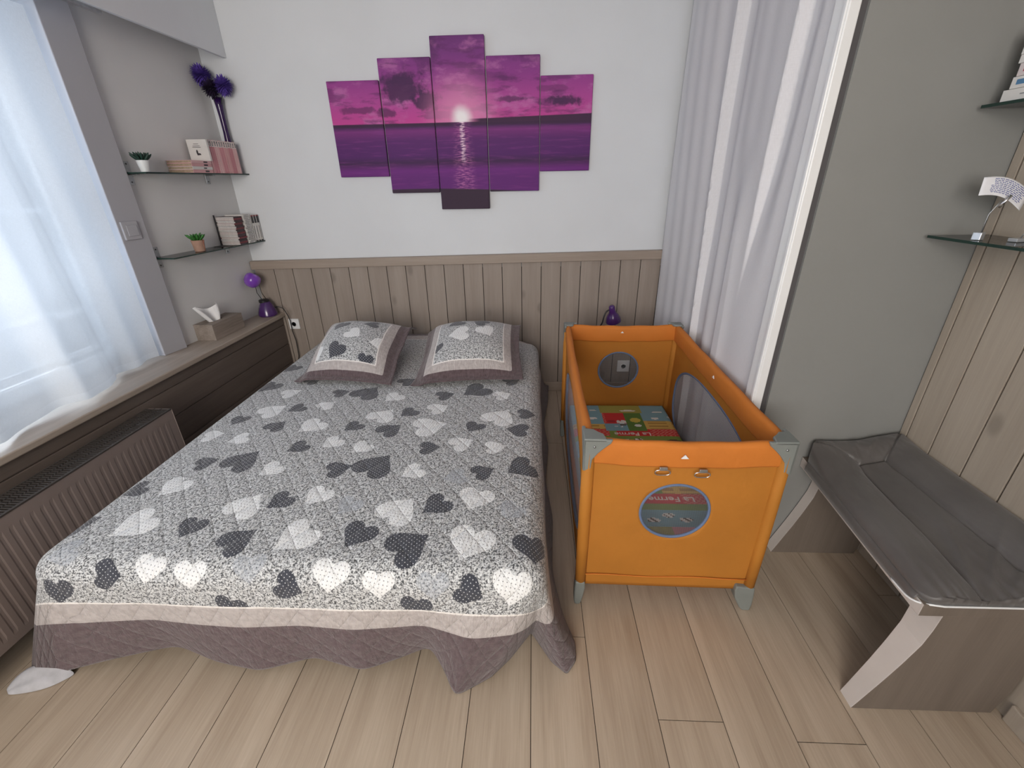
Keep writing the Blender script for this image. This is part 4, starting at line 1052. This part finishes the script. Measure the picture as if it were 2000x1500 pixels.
# flat piles of thin comics on the lower shelf
blk = plain('black_red_cover', (.045,.012,.018), .45, .4, 50); redc = plain('dark_red_cover', (.22,.025,.035), .5, .3, 60); drk = plain('charcoal_cover', (.03,.03,.035), .5)
def pile(y0, y1, n, h, covers, pages, labfmt, grp, spine_white):
    z = SZ2+.0005; t = h/n
    for i in range(n):
        jx = .003*math.sin(i*1.9)+rnd.uniform(-.0025,.0025); jy = rnd.uniform(-.002,.002)
        Mx = Matrix.Translation((wall_x((y0+y1)/2)+.010+jx, y0+jy, z))
        w, l = .124, y1-y0-.004
        pos = ('topmost' if i == n-1 else 'lowest' if i == 0 else ordw[n-1-i]+' from the top')
        o = thing('comic_book', labfmt % pos, 'book', tuple(Mx.translation), grp)
        cv = covers[i % len(covers)]
        MB().box(0, w, 0, l, 0, .0011, M=Mx).box(0, w, 0, l, t-.0014, t-.0004, M=Mx).box(w-.0012, w, 0, l, .001, t-.001, M=Mx).box(0, .0012, 0, l, .001, t-.001, M=Mx).build('cover', cv, o)
        MB().box(.004, w-.0015, -.0004, l-.001, .0011, t-.0014, M=Mx).build('pages', pages, o)
        if spine_white:
            q = MB(); a = .1+rnd.random()*.1
            for k in range(3): b_ = a+.08+rnd.random()*.12; q.box(w, w+.0004, l*a, l*b_, t*.3, t*.6, M=Mx); a = b_+.08
            q.build('spine_print', ink, o)
        z += t
    return z
pile(2.885, 2.972, 18, .170, [blk, redc, blk], paper_w, 'thin red and black comic book, %s in the left pile', 'left pile of comic books on the lower glass shelf', False)
pile(2.978, 3.050, 18, .178, [whitec], paper_w, 'thin white spined comic book, %s in the middle pile', 'middle pile of comic books on the lower glass shelf', True)
y = 3.058
for i in range(3):
    t = .026; Mx = Matrix.Translation((wall_x(y)+.016, y+t, SZ2+.0005)) @ Matrix(((1,0,0,0),(0,0,-1,0),(0,1,0,0),(0,0,0,1)))
    o = book('book', ('black headed white book, leftmost of the three upright by the wall corner','black headed white book, middle of the three upright by the wall corner','black headed white book, nearest the wall corner on the lower shelf')[i], 'book', 'upright boxed books on the lower glass shelf', (.112, .168, t-.001), Mx, whitec, paper_w)
    MB().box(.112, .1128, .118, .160, .001, t-.002, M=Mx).build('spine_head', drk, o)
    MB().box(.112, .1130, .160, .1675, .001, t-.002, M=Mx).build('red_band', redc, o)
    q = MB(); q.box(.112, .1128, .0, .008, .001, t-.002, M=Mx); q.box(.112, .1125, .02, .1, t*.4, t*.55, M=Mx); q.build('spine_print', ink, o)
    y += t+.0005
be = tag(bevel(MB().box(wall_x(2.875)+.012, wall_x(2.875)+.022, 2.876, 2.8785, SZ2+.0005, SZ2+.183).box(wall_x(2.82)+.02, wall_x(2.82)+.12, 2.80, 2.8785, SZ2+.0003, SZ2+.0015).build('bookend', M['black']), .0008), 'black metal bookend holding the comic piles on the lower glass shelf', 'bookend')
# books on the upper right shelf
zz = RZ1_+.0005; blue = plain('blue_label', (.08,.20,.36), .6); red2 = plain('red_label', (.40,.05,.09), .6)
specs = [(.029,1.480,'white',None),(.028,1.466,'white',blue),(.030,1.460,'pinkish white',red2),(.020,1.468,'white',None),(.032,1.470,'white',None),(.026,1.472,'grey white',None)]
for i, (t, yf, cn, lb) in enumerate(specs):
    w = .135; l = .21
    Mx = Matrix.Translation((1.285+w, yf, zz)) @ Matrix.Rotation(math.pi, 4, 'Z') @ Matrix.Translation((0,0,0))
    o = thing('book', '%s book, %s of the stepped stack' % (cn, ('lowest','second from the bottom','third from the bottom with red mark','fourth from the bottom','fifth from the bottom','topmost')[i] if i != 1 else 'second from the bottom with blue mark'), 'book', (1.285, yf, zz), 'white books on the upper right glass shelf')
    cv = whitec if i not in (2,5) else plain('pale_cover', (.62,.55,.55), .6)
    MB().box(0, w, 0, l, 0, .002, M=Mx).box(0, w, 0, l, t-.003, t-.001, M=Mx).box(w-.002, w, 0, l, .002, t-.003, M=Mx).build('cover', cv, o)
    MB().box(.003, w-.002, .003, l-.003, .002, t-.003, M=Mx).build('pages', paper_w, o)
    if lb: MB().box(w, w+.0005, .014, .042, t*.30, t*.72, M=Mx).build('spine_label', lb, o)
    q = MB(); q.box(w, w+.0005, .05, .085, t*.45, t*.55, M=Mx); q.box(w, w+.0005, .095, .15, t*.45, t*.55, M=Mx); q.build('spine_print', plain('grey_ink', (.25,.25,.26), .7), o)
    zz += t

# ------------------------------------------------------------------ little plants
def succulent(name, potname, label, loc, r0, r1, h, potmat, leafmat, n, ll, seed, band=False):
    t = thing(name, label, 'potted plant', loc); x, y, z = loc; rr = random.Random(seed)
    b = MB(); b.lathe([(r0*.9,0),(r0,.002),(r1,h-.002),(r1,h),(r1-.004,h),(r1-.005,h-.008),(0,h-.008)], loc, 28); o = smooth_by_angle(b.build('pot', potmat, t), 30)
    MB().lathe([(r1-.005,0),(r1*.6,.004),(0,.006)], (x, y, z+h-.010), 20).build('soil', plain('potting_soil', (.05,.035,.025), .95), t, True)
    for k in range(n):
        a = 2.399*k; el = R_(88-58*(k/n)**.8) ; L = ll*(.65+.5*(k/n))*rr.uniform(.9,1.1)
        d = Vector((math.cos(a)*math.cos(el), math.sin(a)*math.cos(el), math.sin(el))); p0 = Vector((x, y, z+h-.004))+Vector((math.cos(a),math.sin(a),0))*r1*.35*(k/n)
        pts = [p0+d*L*q + Vector((0,0,.15*L*q*q)) for q in (0,.25,.5,.75,.92,1)]
        m = MB(); m.tube(pts, [L*.07,L*.11,L*.13,L*.11,L*.06,L*.01], 8); m.build('leaf', leafmat, t, True)
    if band:
        pts = [(x+r1*.98, y-.004, z+h*.12), (x+r1*1.10, y-.008, z+h*.5), (x+r1*1.02, y-.006, z+h*.85), (x+r1*1.25, y-.01, z+h*1.05), (x+r1*1.35, y-.01, z+h*.9), (x+r1*1.05, y-.006, z+h*.75)]
        MB().tube(pts, .0018, 6).build('twine_loop', plain('twine', (.35,.14,.09), .9), t, True)
    return t
lf_d = plain('dark_leaf', (.012,.045,.032), .5, .3, 60); lf_g = plain('fresh_leaf', (.035,.17,.03), .45, .35, 60)
succulent('potted_succulent', 'pot', 'small dark green succulent in a white pot on the upper glass shelf', (-1.992, 2.432, SZ1+.0005), .020, .0275, .055, plain('white_ceramic', (.72,.74,.75), .35), lf_d, 26, .046, 3)
succulent('potted_succulent', 'pot', 'small bright green succulent in a terracotta pot on the lower glass shelf', (-1.965, 2.612, SZ2+.0005), .027, .034, .064, plain('terracotta', (.36,.22,.165), .8, .1, 40), lf_g, 26, .046, 8, True)

# ------------------------------------------------------------------ vase with flowers
pv = NT('purple_glass'); pv.col((.04,.010,.10)); pv.b.inputs['Roughness'].default_value = .12; pv.b.inputs['Transmission Weight'].default_value = .35; M['purple_glass'] = pv.mat
vx, vy = -1.934, 3.104
b = MB(); b.lathe([(.016,0),(.018,.004),(.018,.03),(.019,.08),(.020,.16),(.016,.24),(.017,.32),(.021,.38),(.026,.422),(.023,.422),(.018,.38),(.014,.3),(.013,.2),(.013,.1),(.013,.02),(0,.012)], (vx, vy, SZ1+.0005), 28)
tag(b.build('vase', M['purple_glass'], None, True), 'tall slender dark purple glass vase on the upper shelf in the wall corner', 'vase')
def pompon(label, c, R, n, mat_, seed, stem_top):
    rr = random.Random(seed); t = thing('artificial_flower', label, 'flower', c, 'artificial flowers in the purple vase')
    m = MB(); C_ = Vector(c)
    for k in range(n):
        zc = 1-2*(k+.5)/n; a = 2.399963*k; q = math.sqrt(1-zc*zc); d = Vector((q*math.cos(a), q*math.sin(a), zc))
        L = R*rr.uniform(.8,1.08); side = d.cross(Vector((0,0,1))).normalized() if abs(d.z) < .95 else Vector((1,0,0)); w = R*.125
        p0 = C_+d*R*.15; p1 = C_+d*L*.6; p2 = C_+d*L
        up = side.cross(d)*w*.5
        m.add([p0, p1+side*w, p2+side*w*.25, p2-side*w*.25, p1-side*w, p1+up], [(0,1,5),(0,5,4),(1,2,5),(2,3,5),(3,4,5),(0,4,1),(1,4,3,2)])
    m.build('petals', mat_, t)
    s = Vector(stem_top); MB().tube([s, s.lerp(C_, .5)+Vector((.002,0,.005)), C_], .0018, 6).build('stem', plain('dark_stem', (.02,.04,.015), .7), t, True)
    MB().lathe([(0,-R*.25),(R*.25,0),(0,R*.25)], c, 12).build('flower_core', mat_, t, True)
pur = plain('violet_petal', (.095,.05,.33), .7, .3, 60); dpl = plain('dark_violet_petal', (.018,.008,.035), .7, .3, 60)
st = (vx, vy, SZ1+.35)
pompon('violet pompon flower on the left in the tall purple vase', (-1.975, 3.065, 2.098), .062, 230, pur, 1, st)
pompon('violet pompon flower on the right in the tall purple vase', (-1.862, 3.075, 2.045), .058, 220, pur, 2, st)
pompon('very dark violet flower in the middle of the tall vase bunch', (-1.932, 3.06, 2.03), .056, 170, dpl, 3, st)

# ------------------------------------------------------------------ lamps
pl = NT('purple_plastic'); pl.col((.055,.014,.115)); pl.b.inputs['Roughness'].default_value = .25; pl.b.inputs['Coat Weight'].default_value = .5; M['purple_pl'] = pl.mat
pt = NT('purple_translucent_plastic'); pt.col((.22,.06,.50)); pt.b.inputs['Roughness'].default_value = .2; pt.b.inputs['Transmission Weight'].default_value = .15; M['purple_tr'] = pt.mat
lx, ly, lz = -1.924, 3.045, .6365
lamp = thing('desk_lamp', 'small purple desk lamp with a round head on the left end of the sill', 'lamp', (lx, ly, lz))
smooth_by_angle(MB().lathe([(.060,0),(.065,.007),(.063,.024),(.053,.055),(.040,.085),(.031,.100),(.0,.102)], (lx, ly, lz), 32).build('base', M['purple_pl'], lamp), 40)
smooth_by_angle(MB().lathe([(.028,0),(.034,.004),(.034,.020),(.025,.025),(0,.025)], (lx-.008, ly, lz+.093), 24).build('collar', M['black'], lamp), 40)
hc = Vector((-1.955, 3.005, .895)); HS = 1.35
for dx, dy in ((-.014,0),(.017,.004)):
    MB().tube([(lx-.006+dx, ly+dy, lz+.115), (lx-.03+dx, ly+dy, lz+.165), (hc.x+.026+dx*.8, hc.y+dy, hc.z-.010)], .0022, 8).build('arm', M['black'], lamp, True)
Mh = (Matrix.Rotation(R_(-62), 3, 'Y') @ Matrix.Rotation(R_(25),3,'X'))
hd = smooth_by_angle(MB().lathe([(a*HS,b*HS) for a,b in ((0,.036),(.014,.034),(.027,.026),(.036,.010),(.038,-.004),(.037,-.016),(.032,-.028),(.024,-.034),(.022,-.030),(.030,-.014),(.031,0),(.02,.02),(0,.026))], tuple(hc), 32, M=Matrix.Rotation(R_(150),3,'X') @ Matrix.Rotation(R_(-20),3,'Y')).build('lamp_head', M['purple_tr'], lamp), 50)
MB().lathe([(0,.012),(.009,.008),(.011,0),(.009,-.006),(0,-.008)], tuple(hc+Vector((0,-.008,-.004))), 16).build('bulb', plain('lilac_bulb', (.6,.45,.8), .3), hd, True)
b = MB()
for s_ in (-1, 1): b.lathe([(.009,0),(.006,.012),(0,.014)], (hc.x+s_*.026, hc.y+.005, hc.z+.036), 10)
b.build('head_lug', M['purple_pl'], lamp, True)
b = MB(); b.tube([(lx+.050, ly+.01, lz+.055),(lx+.075, ly+.02, lz+.058),(lx+.105, ly+.03, lz+.04),(lx+.118, ly+.045, lz-.02),(-1.800, 3.092, .58),(-1.803, 3.095, .50),(-1.795, 3.10, .42),(-1.80, 3.10, .30),(-1.83, 3.10, .20),(-1.84,3.10,.02)], .0032, 8)
b.build('power_cord', M['black'], lamp, True)
# lamp behind the cot: tall gooseneck reading lamp
gx, gy = .500, 2.88
g = thing('reading_lamp', 'dark purple gooseneck reading lamp behind the far end of the travel cot', 'lamp', (gx, gy, 0))
smooth_by_angle(MB().lathe([(.09,0),(.092,.008),(.085,.016),(.02,.024),(0,.025)], (gx-.11, gy+.08, 0), 36).build('base', M['purple_pl'], g), 40)
pts = [(gx-.11, gy+.08, .02), (gx-.11, gy+.08, .3), (gx-.105, gy+.06, .5), (gx-.055, gy+.0, .58), (gx-.028, gy-.01, .62), (gx-.022, gy-.01, .665), (gx-.008, gy-.005, .700), (gx+.02, gy, .715)]
sm_ = []
for i in range(len(pts)-1):
    for k in range(5): sm_.append(Vector(pts[i]).lerp(Vector(pts[i+1]), k/5))
sm_.append(Vector(pts[-1])); 
for _ in range(3): sm_ = [sm_[0]]+[(sm_[i-1]+sm_[i]*2+sm_[i+1])/4 for i in range(1, len(sm_)-1)]+[sm_[-1]]
MB().tube(sm_, .0052, 10).build('gooseneck', M['black'], g, True)
smooth_by_angle(MB().lathe([(0,.085),(.012,.084),(.019,.076),(.021,.045),(.024,.03),(.038,.010),(.048,-.012),(.052,-.035),(.049,-.035),(.045,-.012),(.034,.008),(.018,.03),(0,.04)], (gx+.040, gy, .664), 32, M=Matrix.Rotation(R_(-12),3,'Y') @ Matrix.Rotation(R_(14),3,'X')).build('lamp_shade', M['purple_pl'], g), 50)

# ------------------------------------------------------------------ tissue box
tb = thing('tissue_box', 'weathered wooden tissue box with a white tissue, standing on the sill', 'tissue box', (-1.99, 2.62, .636))
Mb = Matrix.Translation((-2.058, 2.484, .6362)) @ Matrix.Rotation(R_(-2.2), 4, 'Z')
tw = wood('weathered_box_wood', (.15,.12,.10), (.33,.28,.245), 1, .7)
bx = MB(); L_, W2, H2 = .278, .123, .094
bx.box(0, W2, 0, .006, 0, H2, M=Mb); bx.box(0, W2, L_-.006, L_, 0, H2, M=Mb); bx.box(0, .006, .006, L_-.006, 0, H2, M=Mb); bx.box(W2-.006, W2, .006, L_-.006, 0, H2, M=Mb)
bevel(bx.build('box', tw, tb), .0015)
bx = MB(); bx.box(-.001, W2+.001, -.001, .075, H2, H2+.006, M=Mb); bx.box(-.001, W2+.001, .165, L_+.001, H2, H2+.006, M=Mb); bx.box(-.001, .045, .075, .165, H2, H2+.006, M=Mb); bx.box(.08, W2+.001, .075, .165, H2, H2+.006, M=Mb)
bevel(bx.build('lid', tw, tb), .0012)
vs = []; n = 22
for i in range(n+1):
    for j in range(n+1):
        u, v = i/n, j/n; sp = .55+1.1*v
        x = .062+(.030*math.sin(u*9+v)*(1-.3*v))*sp - .035*v*(1-u)
        y_ = .105+(u-.5)*.125*sp-.030*v; z = .088+v*(.105+.020*math.cos((u-.1)*6.0)+.007*math.sin(u*19))-.012*v*v*math.sin(u*7)
        vs.append(Mb @ Vector((x, y_, z)))
fs = [(i*(n+1)+j, (i+1)*(n+1)+j, (i+1)*(n+1)+j+1, i*(n+1)+j+1) for i in range(n) for j in range(n)]
tn = NT('tissue_paper'); tn.col((.86,.86,.87)); tn.rough(.9); tn.bump(tn.noise(tn.obj(), 60, 4), .5, .004)
o = mk('tissue', vs, fs, tn.mat, tb, True); thick(o, .0008, 0)

# ------------------------------------------------------------------ note holders on the right shelf
nh = thing('note_holder', 'small steel clip stand holding a handwritten card on the lower right glass shelf', 'note holder', (1.287, 1.38, RZ2_))
Mn = Matrix.Translation((1.286, 1.385, RZ2_+.0005)) @ Matrix.Rotation(R_(30), 4, 'Z')
bevel(MB().box(-.013, .013, -.010, .010, 0, .021, M=Mn).build('base', plain('satin_steel', (.55,.57,.60), .3, .03, 40, metal=.6), nh), .0015)
MB().tube([(1.289,1.383,RZ2_+.02),(1.286,1.381,RZ2_+.045),(1.286,1.380,RZ2_+.070),(1.294,1.377,RZ2_+.092),(1.300,1.374,RZ2_+.106)], .0013, 8).build('wire', M['steel'], nh, True)
vA = Vector((1.296,1.372,RZ2_+.088)); vB = Vector((1.309,1.362,RZ2_+.120))
MB().tube([vA, vA.lerp(vB,.5), vB], [.0045,.0042,.0032], 10).build('clip', M['chrome'], nh, True)
P = [Vector((1.239,1.382,1.441)), Vector((1.356,1.372,1.401)), Vector((1.388,1.395,1.448)), Vector((1.254,1.402,1.487))]
# bl, br, tr, tl : gently curled card
n = 14; vs = []
nr = (P[1]-P[0]).cross(P[3]-P[0]).normalized()
for i in range(n+1):
    for j in range(n+1):
        u, v = i/n, j/n; vs.append(P[0].lerp(P[1], u).lerp(P[3].lerp(P[2], u), v)+Vector((0,0,1))*.016*math.sin(math.pi*u))
card = mk('note_card', vs, [(i*(n+1)+j, (i+1)*(n+1)+j, (i+1)*(n+1)+j+1, i*(n+1)+j+1) for i in range(n) for j in range(n)], plain('card_paper', (.80,.80,.84), .8), None, True); thick(card, .0006, 0)
tag(card, 'curled white card with blue handwriting held by the steel clip', 'card')
wr = MB(); rw = random.Random(5)
def cp(u, v): return P[0].lerp(P[1], u).lerp(P[3].lerp(P[2], u), v)+Vector((0,0,1))*.016*math.sin(math.pi*u)-nr*-.0006
side = 1 if nr.y < 0 else -1
def cp(u, v): return P[0].lerp(P[1], u).lerp(P[3].lerp(P[2], u), v)+Vector((0,0,1))*.016*math.sin(math.pi*u)+nr*side*.0008
for r_ in range(9):
    v = .88-.088*r_; u = .16+rw.random()*.1; ue = .92-rw.random()*.12
    while u < ue:
        w = rw.uniform(.03,.085); k = max(2, int(w*60)); pts = [cp(min(.97, u+w*q/k), v+.018*math.sin(q*2.6+r_)) for q in range(k+1)]
        wr.tube(pts, .0008, 4); u += w+.022
wr.build('handwriting', plain('blue_ink', (.10,.12,.33), .6), card)
nh2 = thing('note_holder', 'small steel card stand at the edge of the picture on the lower right glass shelf', 'note holder', (1.36, 1.25, RZ2_))
Mn = Matrix.Translation((1.352, 1.335, RZ2_+.0005)) @ Matrix.Rotation(R_(8), 4, 'Z')
bevel(MB().box(-.020, .020, -.012, .012, 0, .010, M=Mn).build('base', bpy.data.materials['satin_steel'], nh2), .0015)
MB().tube([(1.355,1.335,RZ2_+.01),(1.365,1.335,RZ2_+.04)], .0013, 8).build('wire', M['steel'], nh2, True)
